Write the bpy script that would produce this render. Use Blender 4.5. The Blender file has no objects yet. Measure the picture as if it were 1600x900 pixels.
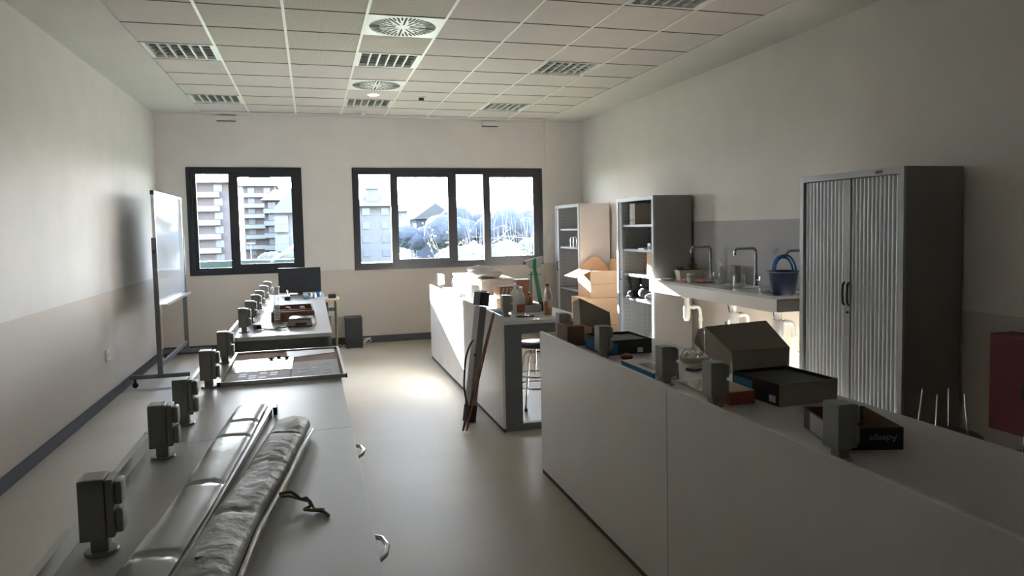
import bpy, bmesh, math, random
from mathutils import Vector, Matrix, noise
random.seed(7)
C = bpy.context.scene.collection
PI = math.pi
W = 6.07      # room width (x), far wall at y = YF, ceiling at z = ZC
YF, YN, ZC = 10.67, -4.5, 3.247

# ------------------------------------------------------------------ camera
cam_d = bpy.data.cameras.new('camera'); cam = bpy.data.objects.new('camera', cam_d); C.objects.link(cam)
yaw, pitch, roll = .2798, .0624, -.0198
fw = Vector((math.sin(yaw)*math.cos(pitch), math.cos(yaw)*math.cos(pitch), -math.sin(pitch)))
r0 = Vector((math.cos(yaw), -math.sin(yaw), 0)); u0 = r0.cross(fw)
rr = math.cos(roll)*r0 + math.sin(roll)*u0; uu = -math.sin(roll)*r0 + math.cos(roll)*u0
cam.matrix_world = Matrix(((rr.x, uu.x, -fw.x, 1.9564), (rr.y, uu.y, -fw.y, 0), (rr.z, uu.z, -fw.z, 1.6281), (0, 0, 0, 1)))
cam_d.sensor_width = 36; cam_d.lens = 1129.47*36/1600
cam_d.shift_x = -11.58/1600; cam_d.shift_y = -23.43/1600
cam_d.clip_start = .02; cam_d.clip_end = 900
S = bpy.context.scene; S.camera = cam

# ------------------------------------------------------------------ light
S.view_settings.view_transform = 'Standard'; S.view_settings.look = 'None'
S.view_settings.gamma = 1; S.view_settings.use_curve_mapping = False
S.view_settings.exposure = 1.42
world = bpy.data.worlds.new('sky'); S.world = world; world.use_nodes = True
nt = world.node_tree; bg = nt.nodes['Background']
tc = nt.nodes.new('ShaderNodeTexCoord'); sx = nt.nodes.new('ShaderNodeSeparateXYZ'); cr = nt.nodes.new('ShaderNodeValToRGB')
nt.links.new(tc.outputs['Generated'], sx.inputs[0]); nt.links.new(sx.outputs['Z'], cr.inputs[0]); nt.links.new(cr.outputs[0], bg.inputs[0])
e = cr.color_ramp.elements
e[0].position = .0; e[0].color = (1, .97, .93, 1); e[1].position = .6; e[1].color = (.62, .76, 1, 1)
bg.inputs[1].default_value = 19.0
SUN = Vector((-.199, 1, .255)).normalized()          # towards the low winter sun
sd = bpy.data.lights.new('sun', 'SUN'); so = bpy.data.objects.new('sun', sd); C.objects.link(so)
so.rotation_euler = SUN.to_track_quat('Z', 'Y').to_euler(); so.location = (0, 30, 20)
sd.energy = 165; sd.angle = math.radians(.6); sd.color = (1, .96, .91)
for nm, px, pw in (('window_portal', 1.115, 1.5), ('window_portal', 3.985, 2.9)):
    ld = bpy.data.lights.new(nm, 'AREA'); lo = bpy.data.objects.new(nm, ld); C.objects.link(lo)
    ld.shape = 'RECTANGLE'; ld.size = pw; ld.size_y = 1.5; ld.cycles.is_portal = True
    lo.location = (px, YF+.16, 1.8); lo.rotation_euler = (-PI/2, 0, 0)
S.cycles.use_denoising = True; S.cycles.max_bounces = 10; S.cycles.diffuse_bounces = 7; S.cycles.transparent_max_bounces = 24
S.cycles.caustics_reflective = False; S.cycles.caustics_refractive = False; S.cycles.sample_clamp_indirect = 6

# ------------------------------------------------------------------ materials
M = {}
def mat(name, col, rough=.6, metal=0, bump=0, bscale=40, spec=.5, var=0, vscale=3, coat=0, alpha=None):
    m = bpy.data.materials.new(name); m.use_nodes = True; t = m.node_tree; b = t.nodes['Principled BSDF']
    b.inputs['Base Color'].default_value = (*col, 1); b.inputs['Roughness'].default_value = rough
    b.inputs['Metallic'].default_value = metal; b.inputs['Specular IOR Level'].default_value = spec
    if coat: b.inputs['Coat Weight'].default_value = coat
    co = t.nodes.new('ShaderNodeTexCoord')
    n = t.nodes.new('ShaderNodeTexNoise'); n.inputs['Scale'].default_value = vscale; n.inputs['Detail'].default_value = 5
    t.links.new(co.outputs['Object'], n.inputs['Vector'])
    r = t.nodes.new('ShaderNodeValToRGB'); v = var or .03
    r.color_ramp.elements[0].position = .3; r.color_ramp.elements[1].position = .7
    r.color_ramp.elements[0].color = (*[max(0, c*(1-v)) for c in col], 1)
    r.color_ramp.elements[1].color = (*[min(1, c*(1+v)) for c in col], 1)
    t.links.new(n.outputs['Fac'], r.inputs[0]); t.links.new(r.outputs[0], b.inputs['Base Color'])
    if bump:
        n2 = t.nodes.new('ShaderNodeTexNoise'); n2.inputs['Scale'].default_value = bscale; n2.inputs['Detail'].default_value = 3
        t.links.new(co.outputs['Object'], n2.inputs['Vector'])
        bp = t.nodes.new('ShaderNodeBump'); bp.inputs['Strength'].default_value = bump; bp.inputs['Distance'].default_value = .02
        t.links.new(n2.outputs['Fac'], bp.inputs['Height']); t.links.new(bp.outputs[0], b.inputs['Normal'])
    M[name] = m; return m
def clear(name, col=(1, 1, 1), refl=.08, rough=.02, milk=0):
    m = bpy.data.materials.new(name); m.use_nodes = True; t = m.node_tree; t.nodes.clear()
    o = t.nodes.new('ShaderNodeOutputMaterial'); mx = t.nodes.new('ShaderNodeMixShader')
    tr = t.nodes.new('ShaderNodeBsdfTransparent'); gl = t.nodes.new('ShaderNodeBsdfGlossy'); lw = t.nodes.new('ShaderNodeLayerWeight')
    ma = t.nodes.new('ShaderNodeMath'); ma.operation = 'MULTIPLY_ADD'; ma.inputs[1].default_value = .6; ma.inputs[2].default_value = refl
    lw.inputs[0].default_value = .25; tr.inputs[0].default_value = (*col, 1); gl.inputs[1].default_value = rough
    t.links.new(lw.outputs['Facing'], ma.inputs[0]); t.links.new(ma.outputs[0], mx.inputs[0])
    t.links.new(tr.outputs[0], mx.inputs[1]); t.links.new(gl.outputs[0], mx.inputs[2]); t.links.new(mx.outputs[0], o.inputs[0])
    if milk:
        df = t.nodes.new('ShaderNodeBsdfDiffuse'); df.inputs[0].default_value = (.85, .85, .83, 1); m2 = t.nodes.new('ShaderNodeMixShader'); m2.inputs[0].default_value = milk
        t.links.new(mx.outputs[0], m2.inputs[1]); t.links.new(df.outputs[0], m2.inputs[2]); t.links.new(m2.outputs[0], o.inputs[0])
    M[name] = m; return m
def wallmat(name, up, low, zb, zhigh=None, y0=0, y1=0, tile=None):
    """two paints: `low` under height zb, `up` above; between y0 and y1 a tiled band up to zhigh"""
    m = mat(name, up, .7, 0, .04, 90); t = m.node_tree; b = t.nodes['Principled BSDF']
    g = t.nodes.new('ShaderNodeNewGeometry'); s = t.nodes.new('ShaderNodeSeparateXYZ'); t.links.new(g.outputs['Position'], s.inputs[0])
    def cmp(sock, v, op='LESS_THAN'):
        k = t.nodes.new('ShaderNodeMath'); k.operation = op; k.inputs[1].default_value = v; t.links.new(sock, k.inputs[0]); return k.outputs[0]
    def mul(a, c):
        k = t.nodes.new('ShaderNodeMath'); k.operation = 'MULTIPLY'; t.links.new(a, k.inputs[0]); t.links.new(c, k.inputs[1]); return k.outputs[0]
    src = [l.from_socket for l in t.links if l.to_socket == b.inputs['Base Color']][0]
    def mix(f, a, col):
        k = t.nodes.new('ShaderNodeMix'); k.data_type = 'RGBA'; t.links.new(f, k.inputs[0]); t.links.new(a, k.inputs[6]); k.inputs[7].default_value = (*col, 1); return k.outputs[2]
    src = mix(cmp(s.outputs['Z'], zb), src, low)
    if zhigh:
        f = mul(mul(cmp(s.outputs['Z'], zhigh), cmp(s.outputs['Y'], y1)), cmp(s.outputs['Y'], y0, 'GREATER_THAN'))
        f = mul(f, cmp(s.outputs['Z'], zb, 'GREATER_THAN')); src = mix(f, src, tile)
    t.links.new(src, b.inputs['Base Color']); return m
UP, LOW = (.76, .738, .715), (.60, .545, .495)
wallmat('wall_paint', UP, LOW, 1.0756)
wallmat('wall_paint_sinks', UP, LOW, 1.03, 1.66, 4.75, 7.35, (.42, .42, .44))
mat('ceiling_plaster', (.58, .575, .55), .8)
mat('wall_dark', (.09, .075, .06), .8)
mat('cabinet_steel_lit', (.72, .68, .67), .42)  # cabinet steel again, window light on the far cabinet put into its colour
mat('ceiling_bar', (.85, .84, .8), .35)
mat('dark_gap', (.05, .045, .04), .9)
mat('floor_vinyl', (.46, .412, .34), .48, 0, .03, 6, .5, .07, 1.3)
mat('baseboard_grey', (.036, .036, .04), .55)
mat('frame_anthracite', (.018, .019, .024), .35)
clear('window_glass', (.9, .93, .95), .04)
mat('bench_top', (.66, .655, .66), .42, 0, .01, 120, .6)
mat('bench_panel', (.80, .775, .76), .27, spec=.8)
mat('bench_metal', (.12, .125, .125), .42, .1)
mat('post_grey', (.33, .33, .31), .42)
mat('post_cover', (.38, .38, .36), .4)
mat('dark_plastic', (.012, .012, .014), .35)
mat('mid_plastic', (.035, .035, .038), .5)
mat('aluminium', (.62, .62, .63), .3, .85)
mat('chrome', (.75, .75, .76), .14, 1)
mat('cabinet_steel', (.25, .235, .225), .42)
mat('cabinet_trim', (.38, .39, .405), .38, .2)
mat('cabinet_inside', (.42, .42, .42), .5)
mat('tambour', (.66, .69, .73), .42, .1)
mat('whiteboard', (.50, .52, .52), .05, spec=.22)
mat('case_grey', (.20, .195, .195), .4, .2)
mat('stand_grey', (.14, .145, .14), .45, .2)
mat('card_tan', (.52, .36, .22), .8, 0, .1, 30)
mat('card_brown', (.17, .105, .065), .8, 0, .1, 30)
mat('card_pale', (.62, .56, .5), .7)
mat('card_grey', (.40, .36, .31), .8)
mat('wood_dark', (.20, .075, .035), .5, 0, .1, 60, .5, .3, 14)
mat('cork', (.30, .17, .10), .85, 0, .2, 200, .3, .2, 60)
mat('paper', (.83, .84, .86), .5)
mat('glossy_paper', (.80, .81, .83), .14, spec=.9)
mat('paper_grey', (.47, .46, .47), .7)
mat('silver_vinyl', (.45, .45, .43), .25, .1, .10, 9)
mat('canvas', (.42, .395, .32), .55, 0, .3, 18, .5, .25, 6)
mat('twine', (.25, .2, .12), .9)
mat('white_plastic', (.78, .78, .76), .35)
mat('cream_plastic', (.66, .60, .48), .4)
mat('green_paint', (.0, .15, .065), .45)
mat('green_dark', (.03, .07, .03), .7)
mat('olive_tube', (.10, .10, .04), .5)
mat('navy', (.008, .02, .06), .45)
mat('blue_tube', (.03, .20, .58), .25)
mat('blue_print', (.02, .16, .36), .4)
mat('pale_blue', (.30, .45, .6), .5)
mat('red', (.11, .006, .01), .5)
mat('deep_red', (.12, .02, .015), .5)
mat('black_cloth', (.012, .011, .011), .9)
mat('tap_metal', (.36, .36, .37), .25, .9)
mat('orange_card', (.38, .10, .045), .6)
mat('steel', (.55, .55, .56), .28, .9)
mat('sink_top', (.50, .49, .48), .22)
mat('cloth_white', (.80, .74, .74), .8, 0, .3, 25)
mat('cloth_pink', (.62, .28, .28), .9, 0, .2, 60, .5, .4, 40)
mat('cloth_check', (.35, .42, .58), .9, 0, 0, 1, .5, .35, 60)
mat('amber', (.16, .09, .02), .25)
mat('soil', (.04, .025, .015), .95, 0, .4, 60)
mat('leaf', (.08, .2, .04), .6)
clear('clear_glass', (.93, .96, .96), .12)
clear('clear_plastic', (.88, .90, .93), .12, .08, .12)
clear('milky_plastic', (.9, .9, .88), .1, .1, .45)
mat('orange_liquid', (.80, .27, .03), .15)
clear('translucent', (.62, .64, .68), .15, .3, .4)
m = mat('lamp_glow', (1, 1, 1)); m.node_tree.nodes['Principled BSDF'].inputs['Emission Color'].default_value = (1, .95, .88, 1)
m.node_tree.nodes['Principled BSDF'].inputs['Emission Strength'].default_value = 6
mat('luminaire_grey', (.5, .505, .5), .4, .3)
mat('grass', (.05, .07, .03), .95, 0, 0, 1, .3, .4, .3)
mat('asphalt', (.07, .072, .08), .9)
def facade(name, a, bcol, period, off, duty=.5, horizontal=True):
    m = mat(name, a, .9); t = m.node_tree; b = t.nodes['Principled BSDF']
    g = t.nodes.new('ShaderNodeNewGeometry'); s = t.nodes.new('ShaderNodeSeparateXYZ'); t.links.new(g.outputs['Position'], s.inputs[0])
    p = t.nodes.new('ShaderNodeMath'); p.operation = 'ADD'; p.inputs[1].default_value = off; t.links.new(s.outputs['Z' if horizontal else 'X'], p.inputs[0])
    q = t.nodes.new('ShaderNodeMath'); q.operation = 'MODULO'; q.inputs[1].default_value = period; t.links.new(p.outputs[0], q.inputs[0])
    l = t.nodes.new('ShaderNodeMath'); l.operation = 'LESS_THAN'; l.inputs[1].default_value = period*duty; t.links.new(q.outputs[0], l.inputs[0])
    k = t.nodes.new('ShaderNodeMix'); k.data_type = 'RGBA'; t.links.new(l.outputs[0], k.inputs[0])
    k.inputs[6].default_value = (*a, 1); k.inputs[7].default_value = (*bcol, 1); t.links.new(k.outputs[2], b.inputs['Base Color'])
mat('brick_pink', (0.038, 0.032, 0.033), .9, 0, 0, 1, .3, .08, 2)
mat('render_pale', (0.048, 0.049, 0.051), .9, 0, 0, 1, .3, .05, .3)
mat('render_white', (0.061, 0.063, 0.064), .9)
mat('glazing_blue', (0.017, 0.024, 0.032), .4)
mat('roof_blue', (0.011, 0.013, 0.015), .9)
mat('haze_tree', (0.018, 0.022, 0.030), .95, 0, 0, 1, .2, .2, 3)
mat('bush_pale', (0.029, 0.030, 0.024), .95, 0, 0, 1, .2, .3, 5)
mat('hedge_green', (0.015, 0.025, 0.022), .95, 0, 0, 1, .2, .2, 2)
mat('leaf_yellow', (0.200, 0.184, 0.064), .8)
mat('bark', (0.027, 0.025, 0.025), .9)
mat('reed', (0.034, 0.037, 0.039), .9)

# ------------------------------------------------------------------ mesh helpers
class MB:
    def __init__(s): s.b = bmesh.new(); s.mats = []; s.cur = 0
    def use(s, m):
        if m not in s.mats: s.mats.append(m)
        s.cur = s.mats.index(m); return s
    def _tag(s, faces):
        for f in faces: f.material_index = s.cur
    def box(s, x0, x1, y0, y1, z0, z1, bev=0):
        x0, x1 = sorted((x0, x1)); y0, y1 = sorted((y0, y1)); z0, z1 = sorted((z0, z1))
        n0 = set(s.b.faces)
        r = bmesh.ops.create_cube(s.b, size=1)
        for v in r['verts']: v.co = Vector(((x0+x1)/2+v.co.x*(x1-x0), (y0+y1)/2+v.co.y*(y1-y0), (z0+z1)/2+v.co.z*(z1-z0)))
        if bev:
            ed = {e for v in r['verts'] for e in v.link_edges}
            bmesh.ops.bevel(s.b, geom=list(ed), offset=bev, segments=2, affect='EDGES', profile=.7)
        s._tag([f for f in s.b.faces if f not in n0]); return s
    def hexa(s, p):            # 8 corners: bottom 4 then top 4, same winding
        v = [s.b.verts.new(q) for q in p]
        fs = [s.b.faces.new([v[i] for i in ix]) for ix in ((3, 2, 1, 0), (4, 5, 6, 7), (0, 1, 5, 4), (1, 2, 6, 5), (2, 3, 7, 6), (3, 0, 4, 7))]
        s._tag(fs); return s
    def slab(s, quad, t):      # quad of 4 points thickened along its normal
        q = [Vector(a) for a in quad]; n = (q[1]-q[0]).cross(q[2]-q[1]).normalized()*t
        return s.hexa([a for a in q]+[a+n for a in q])
    def cyl(s, a, c, r1, r2=None, n=16, caps=True):
        a, c = Vector(a), Vector(c); r2 = r1 if r2 is None else r2; n0 = set(s.b.faces)
        q = (c-a).to_track_quat('Z', 'Y').to_matrix().to_4x4(); mt = Matrix.Translation((a+c)/2) @ q
        bmesh.ops.create_cone(s.b, cap_ends=caps, segments=n, radius1=r1, radius2=r2, depth=(c-a).length, matrix=mt)
        s._tag([f for f in s.b.faces if f not in n0]); return s
    def lathe(s, prof, cx=0, cy=0, n=24):
        rings = []
        for r, z in prof:
            if r < 1e-5: rings.append([s.b.verts.new((cx, cy, z))]); continue
            rings.append([s.b.verts.new((cx+r*math.cos(2*PI*i/n), cy+r*math.sin(2*PI*i/n), z)) for i in range(n)])
        for A, B in zip(rings, rings[1:]):
            for i in range(n):
                j = (i+1) % n
                if len(A) == 1 and len(B) == 1: continue
                if len(A) == 1: f = s.b.faces.new((A[0], B[j], B[i]))
                elif len(B) == 1: f = s.b.faces.new((A[i], A[j], B[0]))
                else: f = s.b.faces.new((A[i], A[j], B[j], B[i]))
                f.material_index = s.cur
        return s
    def tube(s, pts, r, n=8, closed=False):
        P = [Vector(p) for p in pts]; R = r if isinstance(r, (list, tuple)) else [r]*len(P)
        rings = []; up = Vector((0, 0, 1))
        prev = None
        for i, p in enumerate(P):
            if closed: d = (P[(i+1) % len(P)]-P[i-1]).normalized()
            else: d = ((P[min(i+1, len(P)-1)]-P[max(i-1, 0)])).normalized()
            if prev is None:
                a = d.cross(up);
                if a.length < .1: a = d.cross(Vector((1, 0, 0)))
                a.normalize()
            else:
                a = (prev-d*prev.dot(d)).normalized()
            prev = a; c = d.cross(a)
            rings.append([s.b.verts.new(p+(a*math.cos(2*PI*k/n)+c*math.sin(2*PI*k/n))*R[i]) for k in range(n)])
        m = len(rings)
        for i in range(m if closed else m-1):
            A, B = rings[i], rings[(i+1) % m]
            for k in range(n):
                f = s.b.faces.new((A[k], A[(k+1) % n], B[(k+1) % n], B[k])); f.material_index = s.cur; f.smooth = True
        if not closed:
            s._tag([s.b.faces.new(rings[0][::-1]), s.b.faces.new(rings[-1])])
        return s
    def ball(s, c, r, sub=2, sc=(1, 1, 1), jit=0):
        n0 = set(s.b.faces)
        q = bmesh.ops.create_icosphere(s.b, subdivisions=sub, radius=r)
        for v in q['verts']:
            k = 1+random.uniform(-jit, jit)
            v.co = Vector((v.co.x*sc[0]*k, v.co.y*sc[1]*k, v.co.z*sc[2]*k))+Vector(c)
        s._tag([f for f in s.b.faces if f not in n0]); return s
    def prism(s, poly, z0, z1):
        a = [s.b.verts.new((x, y, z0)) for x, y in poly]; c = [s.b.verts.new((x, y, z1)) for x, y in poly]; n = len(poly)
        fs = [s.b.faces.new(a[::-1]), s.b.faces.new(c)]
        fs += [s.b.faces.new((a[i], a[(i+1) % n], c[(i+1) % n], c[i])) for i in range(n)]
        s._tag(fs); return s
    def rot(s, ang, cx=0, cy=0):
        bmesh.ops.rotate(s.b, verts=s.b.verts, cent=(cx, cy, 0), matrix=Matrix.Rotation(ang, 3, 'Z')); return s
    def tf(s, mt): bmesh.ops.transform(s.b, matrix=mt, verts=s.b.verts); return s
    def obj(s, name, m=None, parent=None, smooth=False, kind=None, label=None, cat=None, group=None):
        bmesh.ops.recalc_face_normals(s.b, faces=s.b.faces)
        me = bpy.data.meshes.new(name); s.b.to_mesh(me); s.b.free()
        for q in (s.mats or [m]): me.materials.append(M[q])
        if smooth:
            for p in me.polygons: p.use_smooth = True
            me.set_sharp_from_angle(angle=math.radians(38))
        o = bpy.data.objects.new(name, me); C.objects.link(o)
        if parent: o.parent = parent
        tag(o, label, cat, group, kind); return o
def tag(o, label=None, cat=None, group=None, kind=None):
    if label: o['label'] = label
    if cat: o['category'] = cat
    if group: o['group'] = group
    if kind: o['kind'] = kind
    return o
def thing(name, loc, label, cat, group=None, rz=0, kind=None):
    o = bpy.data.objects.new(name, None); C.objects.link(o); o.location = loc; o.rotation_euler = (0, 0, rz); o.empty_display_size = .05
    return tag(o, label, cat, group, kind)
def copy_tree(o, parent=None):
    c = o.copy(); C.objects.link(c); c.parent = parent
    for ch in list(o.children): copy_tree(ch, c)
    return c
def smooth_path(p, k=5):
    P = [Vector(a) for a in p]; P = [P[0]]+P+[P[-1]]; out = []
    for i in range(1, len(P)-2):
        for j in range(k):
            t = j/k; a, b, c, d = P[i-1], P[i], P[i+1], P[i+2]
            out.append(.5*((2*b)+(c-a)*t+(2*a-5*b+4*c-d)*t*t+(3*b-a-3*c+d)*t**3))
    return out+[P[-2]]
def struct(name, mb, m=None, parent=None, smooth=False): return mb.obj(name, m, parent, smooth, kind=None if parent else 'structure')
def text(body, size, m, name, parent, loc, rot, ext=.0004):
    cu = bpy.data.curves.new('text', 'FONT'); cu.body = body; cu.size = size; cu.extrude = ext; cu.align_x = 'CENTER'; cu.align_y = 'CENTER'
    o = bpy.data.objects.new('text', cu); C.objects.link(o)
    me = bpy.data.meshes.new_from_object(o.evaluated_get(bpy.context.evaluated_depsgraph_get()))
    bpy.data.objects.remove(o); me.materials.clear(); me.materials.append(M[m])
    t = bpy.data.objects.new(name, me); C.objects.link(t); t.parent = parent; t.location = loc; t.rotation_euler = rot; return t

# ------------------------------------------------------------------ room shell
struct('floor', MB().box(-.3, W+.3, YN-.3, YF+.3, -.2, 0), 'floor_vinyl')
struct('wall_left', MB().box(-.3, 0, YN-.3, YF+.3, 0, 3.6), 'wall_paint')
mb = MB().box(W, W+.3, YN-.3, YF+.3, 0, 3.6); mb.box(W-.015, W, YN, 4.99, 0, ZC)
struct('wall_right', mb, 'wall_paint_sinks')
struct('wall_near', MB().box(0, W, YN-.3, YN, 0, 3.6), 'wall_dark')
w1, w2, zb, zt = (.379, 1.85), (2.567, 5.40), 1.073, 2.522
mb = MB()
mb.box(0, w1[0], YF, YF+.3, 0, 3.6).box(w1[1], w2[0], YF, YF+.3, 0, 3.6).box(w2[1], W, YF, YF+.3, 0, 3.6)
for a, b_ in (w1, w2): mb.box(a, b_, YF, YF+.3, 0, zb).box(a, b_, YF, YF+.3, zt, 3.6)
mb.box(5.46, W, YF-.03, YF, 0, ZC)
struct('wall_far', mb, 'wall_paint')
mb = MB().box(0, .013, YN, YF, 0, .1).box(.012, .016, YN, YF, .095, .1)
struct('baseboard_left', mb, 'baseboard_grey')
struct('baseboard_far', MB().box(.014, 5.459, YF-.014, YF, 0, .1), 'baseboard_grey')
struct('baseboard_right', MB().box(W-.03, W-.0155, YN, 4.98, 0, .1).box(W-.014, W, 5, YF-.03, 0, .1), 'baseboard_grey')

# ceiling: plaster border and a field of tiles hung between T bars
GX, GY, T = .622, 5.5947, .6
gy1 = GY+8*T; nrow = 20; gy0 = gy1-nrow*T
mb = MB().use('ceiling_plaster')
mb.box(0, GX, YN, YF, ZC, ZC+.1).box(GX+8*T, W, YN, YF, ZC, ZC+.1).box(GX, GX+8*T, gy1, YF, ZC, ZC+.1)
if gy0 > YN: mb.box(GX, GX+8*T, YN, gy0, ZC, ZC+.1)
mb.use('dark_gap').box(GX, GX+8*T, gy0, gy1, ZC+.17, ZC+.2)
struct('ceiling', mb)
# striped acoustic tiles
m = mat('tile_plain', (.52, .482, .463), .75, 0, .05, 60)
m = mat('tile_striped', (.60, .575, .51), .75); t = m.node_tree; b = t.nodes['Principled BSDF']
co = t.nodes.new('ShaderNodeTexCoord'); wv = t.nodes.new('ShaderNodeTexWave'); wv.bands_direction = 'X'; wv.inputs['Scale'].default_value = 26
t.links.new(co.outputs['Object'], wv.inputs['Vector'])
rp = t.nodes.new('ShaderNodeValToRGB'); rp.color_ramp.elements[0].color = (.40, .38, .33, 1); rp.color_ramp.elements[1].color = (.52, .505, .45, 1)
rp.color_ramp.elements[0].position = .1; rp.color_ramp.elements[1].position = .5
t.links.new(wv.outputs['Fac'], rp.inputs[0]); t.links.new(rp.outputs[0], b.inputs['Base Color'])
lum = [(0, 5.5), (0, 9.5), (3, 5.5), (3, 9.5), (6, 5.5), (6, 9.5), (6, 1.5)]
lum = [(0, 2), (0, 6), (3, 2), (3, 6), (6, 2), (6, 6), (6, -2)]
dif = [(3, 0), (3, 4)]
mbt = MB()
for c in range(8):
    for r in range(-12, 8):
        if (c, r) in lum or (c, r) in dif: continue
        x, y = GX+c*T, GY+r*T
        mbt.use('tile_striped' if 1 <= c <= 3 and r < (3 if c < 3 else 2) else 'tile_plain')
        mbt.box(x+.008, x+T-.008, y+.004, y+T-.004, ZC+.001, ZC+.02)
struct('trim_1', mbt)
mb = MB()
for c in range(1, 8): mb.box(GX+c*T-.011, GX+c*T+.011, gy0, gy1, ZC-.003, ZC+.0005)
struct('trim_2', mb, 'ceiling_bar')
mb = MB()
for r in range(-12, 9): mb.box(GX+.003, GX+8*T-.003, GY+r*T-.0055, GY+r*T+.0055, ZC-.002, ZC+.0008)
struct('trim_3', mb, 'dark_gap')

def luminaire(c, r, label):
    x, y = GX+c*T, GY+r*T
    o = thing('recessed_light', (x+.3, y+.3, ZC), label, 'ceiling light', 'louvred lights in the ceiling grid')
    MB().use('white_plastic').box(-.288, .288, -.292, .292, .10, .11).box(-.289, -.255, -.292, .292, 0, .1).box(.255, .289, -.292, .292, 0, .1)\
        .box(-.255, .255, -.292, -.262, 0, .1).box(-.255, .255, .262, .292, 0, .1).obj('housing', None, o)
    mb = MB()
    for i in range(1, 6): mb.box(-.255+i*.085-.007, -.255+i*.085+.007, -.26, .26, .004, .05)
    mb.obj('divider', 'white_plastic', o)
    mb = MB()
    for i in range(6):
        for j in range(5):
            xa = -.255+i*.085+.012; ya = -.26+j*.104+.01
            mb.slab([(xa, ya, .006), (xa+.061, ya, .006), (xa+.061, ya+.075, .036), (xa, ya+.075, .036)], .003)
    mb.obj('louvre', 'luminaire_grey', o, kind='stuff')
    return o
ll = {(0, 2): 'square louvred light in the ceiling, nearer of the two beside the left plaster border',
      (0, 6): 'square louvred light in the ceiling, farther of the two beside the left plaster border',
      (3, 2): 'square louvred ceiling light between the two round-slotted air diffusers',
      (3, 6): 'square louvred ceiling light just beyond the small glowing lamp',
      (6, 2): 'square louvred ceiling light toward the right wall, midway along the room',
      (6, 6): 'square louvred ceiling light above the right part of the wide window',
      (6, -2): 'square louvred ceiling light nearest the camera, cut by the top of the picture'}
for k, v in ll.items(): luminaire(*k, v)
def diffuser(c, r, label):
    x, y = GX+c*T+.3, GY+r*T+.3
    o = thing('air_diffuser', (x, y, ZC), label, 'ceiling vent', 'round slotted air diffusers')
    MB().box(-.29, .29, -.292, .292, -.004, .004, .002).obj('face_plate', 'white_plastic', o)
    mb = MB()
    for i in range(48):
        a = 2*PI*i/48; r0_, r1_ = (.06, .262) if i % 4 == 0 else ((.13, .262) if i % 2 == 0 else (.185, .262))
        w = .0085 if i % 24 else .014
        d = Vector((math.cos(a), math.sin(a), 0)); n = Vector((-d.y, d.x, 0)); z = Vector((0, 0, -.0045))
        q = [d*r0_-n*w*.7, d*r1_-n*w, d*r1_+n*w, d*r0_+n*w*.7]
        mb.slab([p+z for p in q], -.001)
    mb.obj('slot', 'dark_gap', o, kind='stuff')
    return o
diffuser(3, 0, 'larger-looking round slotted air diffuser in the ceiling, nearer the camera')
diffuser(3, 4, 'round slotted air diffuser in the ceiling, farther one by the small glowing lamp')
o = thing('downlight', (2.734, 8.87, ZC), 'small round glowing lamp in a ceiling tile beyond the far air diffuser', 'ceiling light')
MB().lathe([(.0, -.004), (.075, -.004), (.085, .0), (.085, .003)]).obj('trim_ring', 'white_plastic', o)
MB().lathe([(.0, -.010), (.05, -.009), (.06, -.004)]).obj('lens', 'lamp_glow', o)
o = thing('smoke_detector', (3.317, 8.93, ZC), 'small white sensor with a dark underside on the ceiling, right of the glowing lamp', 'sensor')
MB().lathe([(0, -.012), (.06, -.012), (.065, .0)]).obj('base', 'white_plastic', o, True)
MB().lathe([(0, -.045), (.03, -.045), (.035, -.012)]).obj('sensing_head', 'dark_plastic', o, True)
o = thing('smoke_detector', (2.707, 10.2, ZC), 'tiny white sensor on the ceiling close to the window wall', 'sensor')
MB().lathe([(0, -.03), (.028, -.03), (.04, .0)]).obj('base', 'white_plastic', o, True)
for x, lb in ((.91, 'left window'), (4.60, 'wide window')):
    o = thing('emergency_light', (x, YF, 3.17), 'slim white emergency light high on the wall above the '+lb, 'wall light', 'emergency lights high on the window wall')
    MB().box(-.13, .13, -.05, 0, -.01, .055, .006).obj('housing', 'white_plastic', o)
    MB().box(-.12, .12, -.045, -.005, -.018, -.01).obj('lens', 'mid_plastic', o)

# windows
def window(n, x0, x1, panes, zlo=zb, zhi=zt):
    o = bpy.data.objects.new('window_%d' % n, None); C.objects.link(o); o['kind'] = 'structure'; o.location = (x0, YF, zlo)
    wd, ht = x1-x0, zhi-zlo
    mb = MB(); f = .055
    mb.box(0, wd, .0, .07, 0, f).box(0, wd, .0, .07, ht-f, ht).box(0, f, .0, .07, f, ht-f).box(wd-f, wd, .0, .07, f, ht-f)
    mb.box(-.012, wd+.012, -.012, 0, -.012, .02).box(-.012, wd+.012, -.012, 0, ht-.02, ht+.012).box(-.012, .02, -.012, 0, .02, ht-.02).box(wd-.02, wd+.012, -.012, 0, .02, ht-.02)
    mb.obj('window_frame', 'frame_anthracite', o)
    for (a, b_, g0, g1, lo, hi, dy) in panes:      # sash a..b, glass g0..g1, glass bottom/top margins
        s = MB(); s.box(a, g0, dy, dy+.03, f-.005, ht-f+.005).box(g1, b_, dy, dy+.03, f-.005, ht-f+.005).box(g0, g1, dy, dy+.03, f-.005, lo).box(g0, g1, dy, dy+.03, ht-hi, ht-f+.005)
        sash = s.obj('sash', 'frame_anthracite', o)
        MB().box(g0, g1, dy+.012, dy+.016, lo, ht-hi).obj('pane', 'window_glass', sash)
    return o
window(1, *w1, [(.05, .62, .105, .52, .085, .08, .04), (.52, 1.425, .64, 1.34, .13, .125, .006)])
window(2, *w2, [(.05, .62, .085, .53, .085, .08, .04), (.53, 1.42, .635, 1.375, .13, .125, .006), (1.42, 2.0, 1.51, 1.915, .085, .08, .04), (1.915, 2.79, 2.02, 2.70, .13, .125, .006)])
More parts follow.
